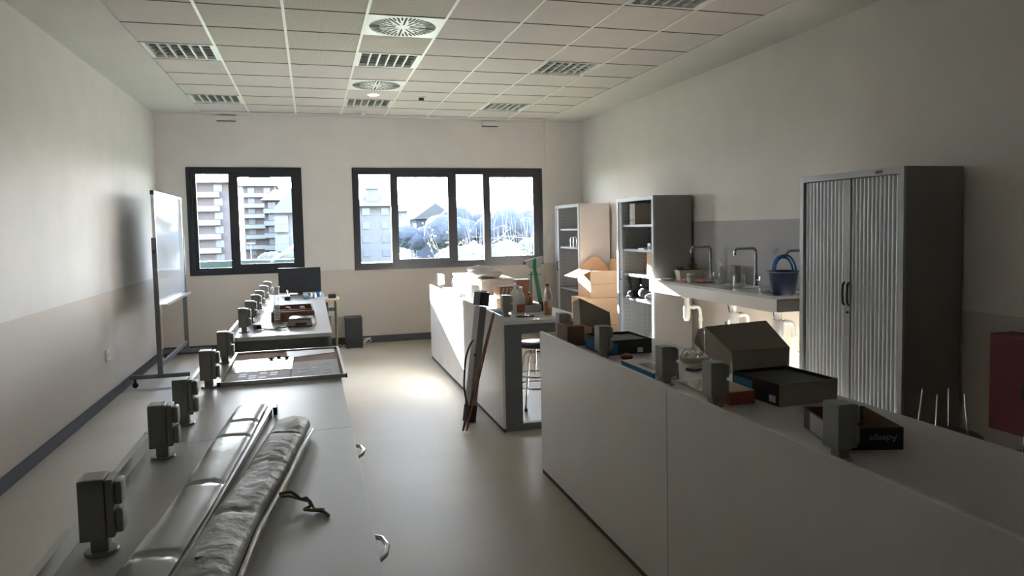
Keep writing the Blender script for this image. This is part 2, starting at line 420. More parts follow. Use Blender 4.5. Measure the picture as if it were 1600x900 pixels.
struct('trim_4', MB().box(w1[0]-.03, w1[1]+.03, YF+.28, YF+.36, zb-.04, zb).box(w2[0]-.03, w2[1]+.03, YF+.28, YF+.36, zb-.04, zb), 'bench_metal')

# ------------------------------------------------------------------ benches
ZT = .89
def bench(name, x0, y0, y1, seams, label, zp=.935):
    """x0 = outer face of the upright panel; worktop spreads to +x"""
    o = thing(name, (x0, y0, 0), label, 'lab bench'); L = y1-y0
    ys = [0]+[s-y0 for s in seams]+[L]
    for a, b_ in zip(ys, ys[1:]):
        MB().box(0, .02, a+.003, b_-.003, .03, zp, .001).obj('back_panel', 'bench_panel', o)
        MB().box(.004, .018, a, b_, 0, .0295).obj('plinth', 'dark_gap', o)  # added strip: stops light under the panel, dark colour stands for the gap's shade
        MB().box(.021, .71, a+.0018, b_-.0018, ZT-.028, ZT, .0005).obj('worktop', 'bench_top', o)
    for y in (0.03, L-.06):
        MB().box(.022, .17, y, y+.03, .04, ZT-.11).box(.022, .69, y-.0, y+.03, ZT-.11, ZT-.029).box(.022, .69, y-.01, y+.05, 0.0, .055, .004).obj('end_frame', 'bench_metal', o)
        mb = MB()
        for z in (.2, .33, .46, .59, .72): mb.cyl((.09, y-.002 if y < 1 else y+.03, z), (.09, y+.001 if y < 1 else y+.033, z), .005, n=8)
        mb.obj('bolt', 'dark_plastic', o, kind='stuff')
    MB().box(.64, .665, .07, L-.07, ZT-.09, ZT-.029).obj('front_rail', 'bench_metal', o)
    return o
bench('lab_bench', 3.38, .0, 4.50, [.95, 2.736], 'long near lab bench on the right with white upright panel facing the aisle', .947)
bench('lab_bench', 3.38, 5.49, 9.07, [7.28], 'far lab bench on the right, crowded with boxes and bottles')
bench('lab_bench', 1.37, -.8, 4.55, [.98, 2.765], 'near lab bench on the left carrying the two long rolls')
bench('lab_bench', 1.37, 5.44, 9.02, [7.23], 'far lab bench on the left with the monitor at its end')

# power posts
def make_post():
    o = thing('socket_post', (0, 0, 0), '', 'socket post')
    MB().lathe([(0, 0), (.036, 0), (.037, .004), (.034, .008), (0, .008)], n=20).obj('base_flange', 'post_grey', o, True)
    MB().box(-.019, .019, -.019, .019, .006, .045, .004).obj('stem', 'post_grey', o)
    MB().box(-.036, .018, -.036, .036, .04, .182, .004).box(.0195, .036, -.034, .034, .043, .179, .004).obj('housing', 'post_grey', o)
    for z in (.078, .144):
        MB().box(.036, .054, -.026, .026, z-.029, z+.027, .01).obj('socket_cover', 'post_cover', o, True)
    return o
proto = make_post(); first = True
def post(x, y, label, group, rz=0):
    global first
    o = proto if first else copy_tree(proto); first = False
    o.location = (x, y, ZT); o.rotation_euler = (0, 0, rz); o['label'] = label; o['group'] = group
orders = ['nearest the camera', 'second from the camera', 'third from the camera', 'fourth from the camera', 'fifth from the camera']
for y, w in zip((1.86, 2.60, 3.03, 3.73, 4.41), orders):
    post(1.46, y, 'grey double socket post on the near left bench, '+w, 'socket posts on the near left bench', .03)
for y, w in zip((5.72, 6.33, 6.93, 7.42, 8.10, 8.76), ('first, at its near end', 'second from its near end', 'third from its near end', 'fourth from its near end', 'fifth, one before the last', 'last, at its window end')):
    post(1.455, y, 'grey double socket post on the far left bench, '+w, 'socket posts on the far left bench')
for y, w in zip((1.848, 2.575, 2.995, 3.745, 4.42), ('by the open carton tray', 'second, by the orange-brown box', 'third, by the blue-white box', 'by the farther black kit box', 'last, behind the brown carton')):
    post(3.512, y, 'grey socket post on the near right bench, '+w, 'socket posts on the near right bench')
for y, w in zip((5.80, 7.02, 8.98), ('near end beside the white bottles', 'beside the big white carton', 'at its window end')):
    post(3.50, y, 'grey double socket post on the far right bench, '+w, 'socket posts on the far right bench')

# drawer units under the left bench (their handles show past the worktop edge)
for y0, lb in ((2.42, 'farther'), (1.56, 'nearer')):
    o = thing('drawer_unit', (1.645, y0, 0), 'pale drawer unit under the near left bench, %s of the two whose chrome handles show' % lb, 'drawer unit')
    MB().box(0, .39, 0, .6, .06, .795, .003).obj('body', 'bench_panel', o)
    dr = MB().box(.392, .408, .003, .597, .64, .855, .003).obj('drawer', 'bench_panel', o)
    MB().tube([(.407, .2, .80), (.435, .21, .805), (.465, .25, .81), (.474, .30, .81), (.465, .35, .81), (.435, .39, .805), (.407, .4, .80)], .007).obj('handle', 'chrome', dr)
    dr = MB().box(.392, .408, .003, .597, .07, .635, .003).obj('door', 'bench_panel', o)
    MB().box(.05, .35, .05, .55, 0, .06).obj('plinth', 'baseboard_grey', o)
o = thing('drawer_unit', (1.56, 7.45, 0), 'white pedestal cabinet standing under the far left bench', 'drawer unit')
MB().box(0, .42, 0, .5, .05, .72, .003).obj('body', 'bench_panel', o)
MB().box(.008, .2, -.015, -.001, .06, .71, .002).obj('door', 'bench_panel', o); MB().box(.212, .41, -.015, -.001, .06, .71, .002).obj('door', 'bench_panel', o)
MB().box(.03, .39, .03, .47, 0, .05).obj('plinth', 'baseboard_grey', o)

# stools
def stool(x, y, zs, label, seat='dark_plastic'):
    o = thing('lab_stool', (x, y, 0), label, 'stool', 'lab stools')
    MB().lathe([(0, zs-.045), (.15, zs-.045), (.172, zs-.03), (.172, zs-.012), (.15, zs), (0, zs-.004)]).obj('seat', seat, o, True)
    MB().cyl((0, 0, zs-.2), (0, 0, zs-.045), .022).cyl((0, 0, zs-.30), (0, 0, zs-.2), .012).obj('column', 'chrome', o, True)
    for k in range(4):
        a = PI/4+k*PI/2; c, s_ = math.cos(a), math.sin(a)
        MB().tube([(c*.02, s_*.02, zs-.09), (c*.09, s_*.09, zs-.10), (c*.12, s_*.12, zs-.15), (c*.19, s_*.19, .02)], .011).obj('leg', 'chrome', o, True)
        MB().lathe([(0, 0), (.014, 0), (.014, .03), (0, .03)], c*.19, s_*.19, 10).obj('rubber_foot', 'dark_plastic', o)
    for z, r in ((.20, .172), (.30, .158)):
        MB().tube([(r*math.cos(2*PI*i/28), r*math.sin(2*PI*i/28), z) for i in range(28)], .008, closed=True).obj('foot_ring', 'chrome', o, True)
stool(3.87, 6.2, .60, 'chrome stool with round black seat under the far right bench')
stool(3.75, 7.9, .60, 'chrome stool pushed deep under the far right bench, toward the window')
stool(1.80, 6.35, .60, 'chrome stool with dark seat under the near end of the far left bench')

# ------------------------------------------------------------------ big cabinets
XC = 5.56
def cab_shell(x, y0, y1, H, name, label, steel='cabinet_steel'):
    """front at x, body to x+.46; doors face -x"""
    o = thing(name, (x, y0, 0), label, 'cabinet'); D, L = .47, y1-y0
    mb = MB(); mb.box(.02, D, 0, .012, .0, H).box(.02, D, L-.012, L, 0, H).box(.02, D, .012, L-.012, H-.02, H).box(.02, D, .012, L-.012, 0, .07).box(D-.01, D, .012, L-.012, .07, H-.02)
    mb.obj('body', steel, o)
    mb = MB(); mb.box(0, .02, 0, .04, 0, H, .002).box(0, .02, L-.04, L, 0, H, .002).box(0, .02, .04, L-.04, H-.045, H, .002).box(0, .02, .04, L-.04, 0, .08, .002)
    mb.obj('front_frame', 'cabinet_trim', o)
    return o, D, L
def tambour(o, a, b_, H, x=.022, name='tambour_door'):
    mb = MB(); n = max(1, round((b_-a)/.0375)); w = (b_-a)/n
    for i in range(n):
        y = a+i*w; q = []
        for k in range(7):
            t_ = k/6; q.append((x-.011*math.sin(PI*t_)**.6, y+.002+(w-.004)*t_))
        q += [(x+.004, y+w-.002), (x+.004, y+.002)]
        mb.prism(q, .085, H-.05)
    mb.box(x+.004, x+.007, a, b_, .085, H-.05)
    return mb.obj(name, 'tambour', o, True)
# near: closed
o, D, L = cab_shell(XC, 3.727, 4.737, 1.97, 'tambour_cabinet', 'tall grey cabinet with closed silver ribbed shutter doors, nearest the camera')
for a, b_, hy in ((.045, .478, .486), (.535, .962, .530)):
    d = tambour(o, a, b_, 1.97)
    g = .478 if a < .1 else .507
    MB().box(.006, .024, g, g+.027, .085, 1.92, .002).obj('door_edge', 'cabinet_trim', d)
    MB().tube([(.006, hy, 1.04), (-.008, hy, 1.055), (-.012, hy, 1.12), (-.008, hy, 1.185), (.006, hy, 1.20)], .008).obj('handle', 'dark_plastic', d, True)
MB().cyl((-.004, .494, .99), (.008, .494, .99), .009).obj('lock', 'dark_plastic', o, True)
MB().box(-.0025, 0, .18, .24, 1.937, 1.957).obj('badge', 'mid_plastic', o)
# middle and far: shutters rolled back, shelves in view
def open_cab(y0, y1, H, label, shelf_z, steel='cabinet_steel'):
    o, D, L = cab_shell(XC, y0, y1, H, 'tambour_cabinet', label, steel)
    d = tambour(o, L-.10, L-.042, H); tambour(o, .042, .075, H)
    MB().tube([(.006, L-.105, .97), (-.014, L-.105, .99), (-.014, L-.105, 1.09), (.006, L-.105, 1.11)], .008).obj('handle', 'dark_plastic', d, True)
    MB().box(.03, D-.012, .08, .083, .07, H-.02).box(.03, D-.012, L-.083, L-.08, .07, H-.02).obj('inner_wall', 'cabinet_inside', o)
    mb = MB()
    for xx in (.08, .12, .33, .38):
        for z in [.12+.05*i for i in range(int((H-.2)/.05))]: mb.box(xx, xx+.008, L-.0845, L-.083, z, z+.01)
    mb.obj('peg_hole', 'dark_plastic', o, kind='stuff')
    for z in shelf_z: MB().box(.045, D-.013, .085, L-.085, z-.028, z, .002).obj('shelf', 'cabinet_trim', o)
    return o, D, L
om, Dm, Lm = open_cab(7.21, 8.19, 1.955, 'tall open-fronted grey cabinet beside the sink counter, boots and binders on its shelves', (1.64, 1.35, 1.055, .77))
of, Df, Lf = open_cab(9.505, 10.505, 1.95, 'tall open-fronted grey cabinet in the far corner by the wide window', (1.60, 1.335, .72), 'cabinet_steel_lit')

# ------------------------------------------------------------------ cabinet contents
for y, c_, lb in ((7.96, 'white_plastic', 'white binder upright on the top shelf of the open middle cabinet, left one'), (7.885, 'card_pale', 'grey-white binder on the top shelf of the open middle cabinet, right one')):
    o = thing('binder', (5.66, y, 1.6405), lb, 'binder', 'binders on the top shelf')
    MB().box(0, .27, 0, .07, 0, .25, .003).obj('cover', c_, o)
    MB().cyl((-.0015, .035, .05), (.002, .035, .05), .012).obj('finger_ring', 'mid_plastic', o)
o = thing('small_box', (5.62, 7.40, 1.3505), 'small white box on the second shelf of the open middle cabinet', 'box')
MB().box(0, .09, 0, .07, 0, .075, .002).obj('carton', 'white_plastic', o); MB().box(-.001, 0, .01, .06, .01, .04).obj('label_print', 'mid_plastic', o)
MB().box(5.60, 5.75, 7.52, 7.68, 1.3505, 1.368, .002).obj('paper_stack', 'paper', label='low stack of white paper on the second shelf of the open middle cabinet', cat='paper')
o = thing('wooden_block', (5.64, 7.40, 1.0555), 'upright pale wooden block on the third shelf of the open middle cabinet', 'block')
MB().box(0, .1, 0, .13, 0, .26, .003).obj('block', 'card_tan', o)
def boot(x, y, z, lb, tilt):
    o = thing('black_boot', (x, y, z), lb, 'boot', 'black boots in the open cabinet', tilt)
    mb = MB(); mb.tube([(0, 0, .01), (0, 0, .06), (.0, .005, .12), (.0, .01, .17), (0, .01, .22)], [.055, .062, .055, .06, .064], 14); mb.obj('shaft', 'black_cloth', o, True)
    MB().ball((-.06, 0, .035), .05, 2, (1.5, .95, .8)).obj('toe', 'black_cloth', o, True)
    MB().box(-.13, .045, -.042, .042, -.012, .008, .004).obj('sole', 'black_cloth', o)
boot(5.70, 7.93, .783, 'black boot on the lower shelf of the open middle cabinet, left one', .2)
boot(5.70, 7.42, .783, 'black boot on the lower shelf of the open middle cabinet, right one', -.2)
o = thing('black_bag', (5.70, 7.68, .771), 'soft black bag slumped between the two boots in the open cabinet', 'bag')
mb = MB(); mb.ball((0, 0, .07), .1, 3, (.9, 1.0, .68), .03); mb.obj('bag_body', 'black_cloth', o, True)
MB().tube([(-.05, -.05, .12), (-.06, -.02, .16), (-.06, .02, .16), (-.05, .05, .12)], .007).obj('strap', 'dark_plastic', o, True)
for y, r in ((10.10, .03), (9.98, .03)):
    MB().lathe([(0, 0), (r, 0), (r, .12), (r-.008, .13), (r-.008, .145), (0, .145)], 5.68, y).tf(Matrix.Translation((0, 0, 1.3355))).obj('glass_jar', 'clear_glass', smooth=True,
        label='narrow glass jar on the far corner cabinet shelf, '+('left' if y > 10 else 'right')+' of a pair', cat='jar', group='jars in the far cabinet')

# cardboard boxes between the two open cabinets
o = thing('cardboard_box', (5.40, 8.80, 0), 'bottom pale cardboard carton on the floor between the two open cabinets', 'box')
MB().box(.02, .56, .02, .58, 0, .32, .003).obj('carton', 'card_tan', o); MB().box(.02, .56, .28, .33, .32, .3215).obj('tape', 'card_pale', o)
o = thing('cardboard_box', (5.40, 8.83, .322), 'taped cardboard carton in the middle of the stack between the open cabinets', 'box')
MB().box(0, .56, .0, .56, 0, .35, .003).obj('carton', 'card_tan', o); MB().box(-.001, .561, .25, .30, .05, .351).obj('tape', 'card_pale', o)
o = thing('cardboard_box', (5.50, 8.93, .675), 'open cardboard carton on top of the stack, one flap bent toward the window', 'box')
mb = MB(); w_, d_, h_ = .46, .46, .36
mb.box(0, w_, 0, .006, 0, h_).box(0, w_, d_-.006, d_, 0, h_).box(0, .006, .006, d_-.006, 0, h_).box(w_-.006, w_, .006, d_-.006, 0, h_).box(.006, w_-.006, .006, d_-.006, 0, .006)
mb.obj('carton', 'card_tan', o)
MB().slab([(0, 0, h_), (0, d_, h_), (-.20, d_, h_-.08), (-.20, 0, h_-.08)], .004).obj('flap', 'card_tan', o)
MB().slab([(0, d_, h_), (.2, d_-.02, h_+.17), (.30, d_-.02, h_+.17), (w_, d_, h_)], .004).obj('flap', 'card_tan', o)
MB().slab([(w_, 0, h_), (w_, d_, h_), (w_+.03, d_, h_+.14), (w_+.03, 0, h_+.12)], -.004).obj('flap', 'card_tan', o)
MB().slab([(.0, -.001, h_*.5), (w_, -.001, h_*.5), (w_, -.001, h_*.5+.004), (0, -.001, h_*.5+.004)], .001).obj('crease', 'card_brown', o)

# ------------------------------------------------------------------ sink counter
ZS = 1.045; SX, SY0, SY1 = 5.475, 4.93, 7.14
o = thing('sink_counter', (SX, SY0, 0), 'wall-hung sink counter with deep white apron along the right wall', 'sink counter')
# top with three round openings: rows of strips around circles
def top_with_holes(mb, x0, x1, y0, y1, z0, z1, holes, r):
    n = 28
    xs = [x0, x1]
    cuts = sorted(h[1] for h in holes); ys = [y0]+[c for h in cuts for c in (h-r-.03, h+r+.03)]+[y1]
    for i in range(0, len(ys), 2): mb.box(x0, x1, ys[i], ys[i+1], z0, z1)
    for hx, hy in holes:
        R_ = r+.03
        outer = []
        for k in range(n):
            a = 2*PI*k/n; c, s_ = math.cos(a), math.sin(a); t_ = 1/max(abs(c), abs(s_))
            outer.append((hx+c*t_*R_, hy+s_*t_*R_, hx+c*r, hy+s_*r))
        for k in range(n):
            A, B = outer[k], outer[(k+1) % n]
            mb.hexa([(A[2], A[3], z0), (B[2], B[3], z0), (B[0], B[1], z0), (A[0], A[1], z0), (A[2], A[3], z1), (B[2], B[3], z1), (B[0], B[1], z1), (A[0], A[1], z1)])
        mb.box(x0, hx-R_, hy-R_, hy+R_, z0, z1).box(hx+R_, x1, hy-R_, hy+R_, z0, z1)
    return mb
holes = [(.26, .42-.0), (.26, 1.00-.0), (.26, 1.62)]
holes = [(.26, .30), (.26, .88), (.26, 1.62)]
mb = top_with_holes(MB(), 0, W-.001-SX, 0, SY1-SY0, ZS-.025, ZS, holes, .155)
mb.obj('countertop', 'sink_top', o)
MB().box(0, .02, 0, SY1-SY0, ZS-.13, ZS-.0255).obj('apron', 'bench_panel', o)
MB().box(.02, W-.002-SX, 0, .018, ZS-.13, ZS-.0255).obj('side_apron', 'bench_metal', o)
MB().box(.02, W-.002-SX, SY1-SY0-.018, SY1-SY0, ZS-.13, ZS-.0255).obj('side_apron', 'bench_metal', o)
for hx, hy in holes:
    b_ = MB().lathe([(.17, ZS+.003), (.155, ZS+.004), (.15, ZS-.003), (.14, ZS-.10), (.10, ZS-.145), (.02, ZS-.15), (0, ZS-.15), (0, ZS-.155), (.105, ZS-.15), (.147, ZS-.10), (.1545, ZS-.004)], hx, hy, 28).obj('basin', 'steel', o, True)
    MB().lathe([(0, ZS-.149), (.02, ZS-.148), (.022, ZS-.15)], hx, hy).obj('drain', 'dark_plastic', b_)
def faucet(y, lb):
    o = thing('faucet', (5.95, y, ZS), lb, 'faucet', 'swan-neck faucets over the sink counter')
    MB().lathe([(0, 0.001), (.026, .001), (.026, .006), (.018, .01), (.018, .1), (0, .1)]).obj('body', 'tap_metal', o, True)
    p = [(0, 0, .09), (0, 0, .30)]+[(-.035+.035*math.cos(a), 0, .315+.035*math.sin(a)) for a in (.3, .8, 1.25, 1.57)]+[(-.19, 0, .35)]
    p += [(-.19-.035*math.sin(a), 0, .315+.035*math.cos(a)) for a in (.4, .8, 1.2, 1.57)]+[(-.225, 0, .285)]
    MB().tube(p, .0125, 12).obj('spout', 'tap_metal', o, True)
    MB().cyl((0, 0, .05), (0, -.05, .055), .008).box(-.006, .006, -.075, -.045, .045, .085, .003).obj('lever', 'chrome', o, True)
faucet(6.68, 'high square-necked chrome faucet by the planter, far end of the sink counter')
faucet(5.88, 'high square-necked chrome faucet in the middle of the sink counter')
faucet(5.12, 'high square-necked chrome faucet behind the blue bucket, near end of the sink counter')
def trap(x, y, lb, big=False):
    o = thing('sink_trap', (x, y, .6), lb, 'drain pipe', 'white drain traps under the sinks')
    MB().cyl((0, 0, .20), (0, 0, .285), .028).lathe([(0, .28), (.05, .285), (.05, .294), (0, .294)]).obj('tailpiece', 'white_plastic', o, True)
    k = 1.4 if big else 1
    MB().lathe([(0, .05), (.018*k, .05), (.028*k, .07), (.033*k, .09), (.033*k, .20), (.028*k, .215), (0, .215)], -.0, 0).obj('bottle', 'white_plastic' if not big else 'translucent', o, True)
    MB().tube([(.02, 0, .19), (.10, 0, .19), (.13, 0, .185), (.15, 0, .16), (.155, 0, .10), (.155, 0, -.04), (.17, 0, -.07), (.20, 0, -.08), (.32, 0, -.08)], .017, 12).obj('waste_pipe', 'white_plastic', o, True)
    MB().cyl((.06, 0, .19), (.085, 0, .19), .024).cyl((.155, 0, .04), (.155, 0, .07), .024).obj('union_nut', 'white_plastic', o, True)
trap(5.60, 6.55, 'white plastic bottle trap under the far sink'); trap(5.66, 5.80, 'fat translucent bottle trap under the middle sink', True); trap(5.70, 5.20, 'white and translucent trap under the near sink, half behind the shuttered cabinet', True)
for y, lb in ((6.45, 'far'), (5.70, 'middle')):
    o = thing('stop_valve', (W, y, .62), 'small chrome stop valve on the wall under the %s sink' % lb, 'valve')
    MB().cyl((-.05, 0, 0), (-.001, 0, 0), .014).cyl((-.002, 0, 0), (-.008, 0, 0), .028).cyl((-.05, 0, 0), (-.085, 0, 0), .02).obj('valve_body', 'chrome', o, True)
    MB().tube([(-.045, 0, .0), (-.05, -.01, .12), (-.09, -.02, .26), (-.10, -.03, .31)], .005).obj('supply_hose', 'mid_plastic', o, True)

# things on the sink counter
o = thing('bucket', (5.60, 4.99, ZS+.005), 'navy blue bucket on the near end of the sink counter', 'bucket')
MB().lathe([(0, 0), (.085, 0), (.092, .01), (.115, .18), (.122, .185), (.122, .192), (.112, .192), (.085, .02), (0, .015)]).obj('bucket_body', 'navy', o, True)
MB().tube([(.118*math.cos(a), .118*math.sin(a)*.4+.07, .185) for a in [i*PI/8 for i in range(9)]], .003).obj('bail', 'steel', o, True)
p = []
for i in range(181):
    a = i/180*2*PI*3; R_ = (.098, .082, .092, .07)[min(3, int(a/(2*PI)+.5))]
    p.append((R_*math.cos(a)*1.0+.004*(i/180), -.03+.06*(i/180)+.012*math.sin(a), .185+R_*math.sin(a)*1.45))
p = [q for q in p if True]
mb = MB(); mb.tube(p, .0075, 8); ob = mb.obj('hose', 'blue_tube', None, True, label='coiled blue plastic hose standing out of the navy bucket', cat='hose')
ob.location = (5.60, 4.99, ZS-.0)
o = thing('planter', (5.90, 7.03, ZS), 'long cream planter with small plants, far end of the sink counter', 'planter', rz=0)
mb = MB(); a, b_ = .15, .055
mb.hexa([(-a+.015, -b_+.01, 0), (a-.015, -b_+.01, 0), (a-.015, b_-.01, 0), (-a+.015, b_-.01, 0), (-a, -b_, .085), (a, -b_, .085), (a, b_, .085), (-a, b_, .085)])
mb.box(-a-.006, a+.006, -b_-.006, b_+.006, .082, .092, .002); mb.obj('pot', 'cream_plastic', o)
MB().box(-a+.008, a-.008, -b_+.008, b_-.008, .0925, .096).obj('soil', 'soil', o)
mb = MB().use('leaf')
for i in range(26):
    c = Vector((random.uniform(.0, .08), random.uniform(-.03, .03), random.uniform(.11, .17))); q = random.uniform(0, 6.28); s_ = .016
    mb.slab([c+Vector((s_*math.cos(q+k*PI/2), s_*math.sin(q+k*PI/2), .006*math.cos(k*2))) for k in range(4)], .001)
for i in range(5): mb.cyl((.04+.01*i-.02, 0, .09), (.03+.014*i-.02, .01*(i-2), .15), .0015, n=5)
mb.obj('plant', None, o)
mb = MB()
for i in range(9): mb.ball((.03+random.uniform(-.02, .02), random.uniform(-.02, .02), .19+random.uniform(-.02, .03)), .008, 1)
mb.obj('flower', 'red', o)
mb = MB()
for i in range(12): mb.cyl((-.10+random.uniform(-.03, .03), random.uniform(-.02, .02), .095), (-.10+random.uniform(-.05, .05), random.uniform(-.03, .03), .125), .003, n=5)
mb.obj('withered_plant', 'soil', o)
o = thing('mug', (5.62, 6.50, ZS), 'white printed mug on the sink counter in front of the planter', 'mug')
MB().lathe([(0, 0), (.036, 0), (.038, .004), (.038, .092), (.035, .092), (.034, .006), (0, .006)]).obj('cup', 'white_plastic', o, True)
MB().tube([(0, .036, .075), (0, .058, .07), (0, .062, .045), (0, .056, .025), (0, .036, .02)], .004).obj('handle', 'white_plastic', o, True)
MB().lathe([(.0384, .045), (.0384, .078)], n=24).obj('print', 'paper_grey', o)
o = thing('cloth', (5.70, 6.62, ZS), 'crumpled pink and white checked cloth on the sink counter', 'cloth')
mb = MB(); n_ = 16
V = [[mb.b.verts.new((-.09+.2*i/n_, -.24+.42*j/n_, .003+.018*abs(math.sin(i*1.1+j*.7))*abs(math.cos(j*.9-i*.4))+.006*random.random())) for j in range(n_+1)] for i in range(n_+1)]
for i in range(n_):
    for j in range(n_): mb.b.faces.new((V[i][j], V[i+1][j], V[i+1][j+1], V[i][j+1]))
c_ = mb.obj('fabric', 'cloth_pink', o, True); sm = c_.modifiers.new('thickness', 'SOLIDIFY'); sm.thickness = .004; sm.offset = 1
def glassware(x, y, prof, name, lb, m='clear_glass', group=None):
    b_ = MB().lathe(prof, n=24); ob = b_.obj(name, m, None, True, label=lb, cat='glassware', group=group); ob.location = (x, y, ZS+.001); return ob
bk = [(0, 0), (.05, 0), (.055, .006), (.055, .12), (.06, .126), (.057, .126), (.052, .12), (.052, .008), (0, .005)]
glassware(5.68, 5.74, bk, 'beaker', 'large clear glass beaker on the front edge of the sink counter')
sk = .62
glassware(5.80, 6.48, [(r*sk, z*.9) for r, z in bk], 'beaker', 'small glass beaker on the sink counter beside the pink cloth')
fl = [(0, 0), (.04, 0), (.043, .005), (.018, .075), (.014, .09), (.014, .115), (.017, .118), (.012, .117), (.012, .09), (.04, .006), (0, .004)]
glassware(5.98, 5.66, fl, 'conical_flask', 'clear conical flask near the wall beside the middle faucet, left one', group='flasks by the middle faucet')
glassware(5.95, 5.53, fl, 'conical_flask', 'clear conical flask near the wall beside the middle faucet, right one', group='flasks by the middle faucet')
o = thing('soap_dispenser', (5.86, 6.32, ZS), 'tall glass soap dispenser with white pump between the faucets', 'dispenser')
MB().lathe([(0, 0), (.03, 0), (.032, .01), (.032, .12), (.012, .15), (.012, .165), (0, .165)]).obj('bottle', 'clear_plastic', o, True)
MB().lathe([(0, .165), (.014, .165), (.014, .185), (.005, .187), (.005, .22), (0, .22)]).box(-.035, .008, -.006, .006, .215, .228, .003).obj('pump', 'white_plastic', o, True)
MB().box(5.80, 5.88, 6.42, 6.50, ZS, ZS+.055, .003).obj('sponge_tray', 'post_cover', label='small grey tray block beside the soap dispenser', cat='tray') if False else None
MB().box(5.95, 6.01, 6.22, 6.34, ZS, ZS+.17, .008).obj('paper_box', 'card_grey', label='upright grey-brown box against the wall between the faucets', cat='box')
o = thing('dish', (5.58, 6.95, ZS), 'flat white dish at the far front corner of the sink counter', 'dish')
MB().lathe([(0, .001), (.05, .001), (.065, .014), (.067, .014), (.052, .0), (0, 0)]).obj('bowl', 'white_plastic', o, True)

# red hose cabinet
o = thing('fire_hose_cabinet', (5.88, 2.70, .36), 'red fire hose cabinet on the right wall, at the edge of the picture', 'fire cabinet')
MB().box(.0, .173, 0, .68, 0, .58, .004).obj('body', 'red', o)
d = MB().box(-.012, -.0, .01, .67, .01, .57, .003).obj('door', 'red', o)
MB().cyl((-.0125, .40, .27), (-.02, .40, .27), .06, n=24).obj('latch', 'dark_plastic', d, True)
# upturned stools in the dark corner
def upturned(x, y, z0, n, lb):
    o = thing('upturned_stool', (x, y, 0), lb, 'stool', 'dark stools stacked behind the near right bench')
    MB().lathe([(0, z0), (.17, z0), (.185, z0+.015), (.185, z0+.03), (0, z0+.03)]).obj('seat', 'dark_plastic', o, True)
    MB().lathe([(0, z0-.045), (.19, z0-.045), (.19, z0-.001), (0, z0-.001)]).obj('lower_seat', 'mid_plastic', o, True)
    for k in range(4):
        a = .5+k*PI/2
        MB().cyl((.12*math.cos(a), .12*math.sin(a), z0+.03), (.10*math.cos(a), .10*math.sin(a), z0+.26), .005).obj('leg', 'chrome', o, True)
        MB().cyl((.17*math.cos(a), .17*math.sin(a), 0), (.13*math.cos(a), .13*math.sin(a), z0-.045), .01).obj('lower_leg', 'chrome', o, True)
upturned(5.15, 3.02, .46, 4, 'dark stool turned upside down on another, thin legs up, beside the shuttered cabinet')
upturned(5.25, 2.50, .46, 4, 'dark stool turned upside down on another, thin legs up, by the red cabinet')

# ------------------------------------------------------------------ near right bench items
def kit_box(x, y, lb, rz, front='card_grey', h=.092):
    o = thing('kit_box', (x, y, ZT), lb, 'box', None, rz); w_, d_ = .29, .31
    mb = MB().use('dark_plastic'); mb.box(0, .005, 0, d_, 0, h).box(w_-.005, w_, 0, d_, 0, h).box(.005, w_-.005, d_-.005, d_, 0, h).box(.005, w_-.005, .005, d_-.005, 0, .004)
    mb.use(front).box(0, w_, -.001, .005, 0, h); mb.obj('carton', None, o)
    MB().box(.007, w_-.007, .007, d_-.007, .004, h-.012, .004).obj('foam_insert', 'mid_plastic', o)
    MB().box(-.0012, 0, .17, .30, .012, h-.018).obj('printed_panel', 'blue_print', o)
    MB().box(-.0014, 0, .022, .062, .012, .04).obj('address_label', 'paper', o)
    return o, w_, d_, h
o, w_, d_, h_ = kit_box(3.735, 2.46, 'black and blue kit box with its plain lid flung open, near right bench', .05)
hz = h_
lid = MB(); ax = .0
P = lambda x, y, z: Vector((x, y, z))
lid.slab([P(0, d_, hz), P(w_, d_, hz), P(w_+.03, d_+.02, hz+.075), P(.005, d_+.02, hz+.08)], .004)
lid.slab([P(.005, d_+.02, hz+.08), P(w_+.03, d_+.02, hz+.075), P(w_-.0, d_+.15, hz+.185), P(-.055, d_+.13, hz+.18)], .004)
l = lid.obj('lid', 'card_grey', o)
MB().slab([P(-.055, d_+.13, hz+.18), P(.005, d_+.02, hz+.08), P(.0, d_+.012, hz-.02), P(-.06, d_+.12, hz+.06)], .004).obj('lid_side', 'card_pale', l)
MB().slab([P(w_, d_+.15, hz+.185), P(w_+.03, d_+.02, hz+.075), P(w_+.03, d_+.02, hz-.01), P(w_, d_+.15, hz+.09)], -.004).obj('lid_side', 'card_grey', l)
MB().slab([P(-.06, d_+.132, hz+.178), P(-.062, d_+.122, hz+.06), P(-.10, d_+.15, hz+.11), P(-.08, d_+.15, hz+.17)], .003).obj('dust_flap', 'card_pale', l)
o, w_, d_, h_ = kit_box(3.545, 3.79, 'black and blue kit box with raised dark lid, farther along the near right bench', -.0, 'dark_plastic', .085)
MB().box(.0, .075, -.0022, -.001, .008, .068).obj('printed_panel', 'blue_print', o); MB().box(.20, .235, -.0022, -.001, .008, .035).obj('address_label', 'paper', o)
hz = h_
lid = MB().slab([P(-.03, d_, hz+.06), P(.05, d_, hz), P(.17, d_, hz), P(.17, d_+.01, hz+.1), P(-.01, d_+.03, hz+.21)][:1]+[P(.17, d_, hz-.0), P(.17, d_+.02, hz+.12), P(-.02, d_+.04, hz+.215)], .005)
l = lid.obj('lid', 'card_grey', o)
MB().slab([P(-.03, d_-.001, hz+.06), P(-.02, d_+.039, hz+.215), P(-.045, d_+.08, hz+.19), P(-.055, d_+.05, hz+.05)], .004).obj('lid_side', 'card_pale', l)
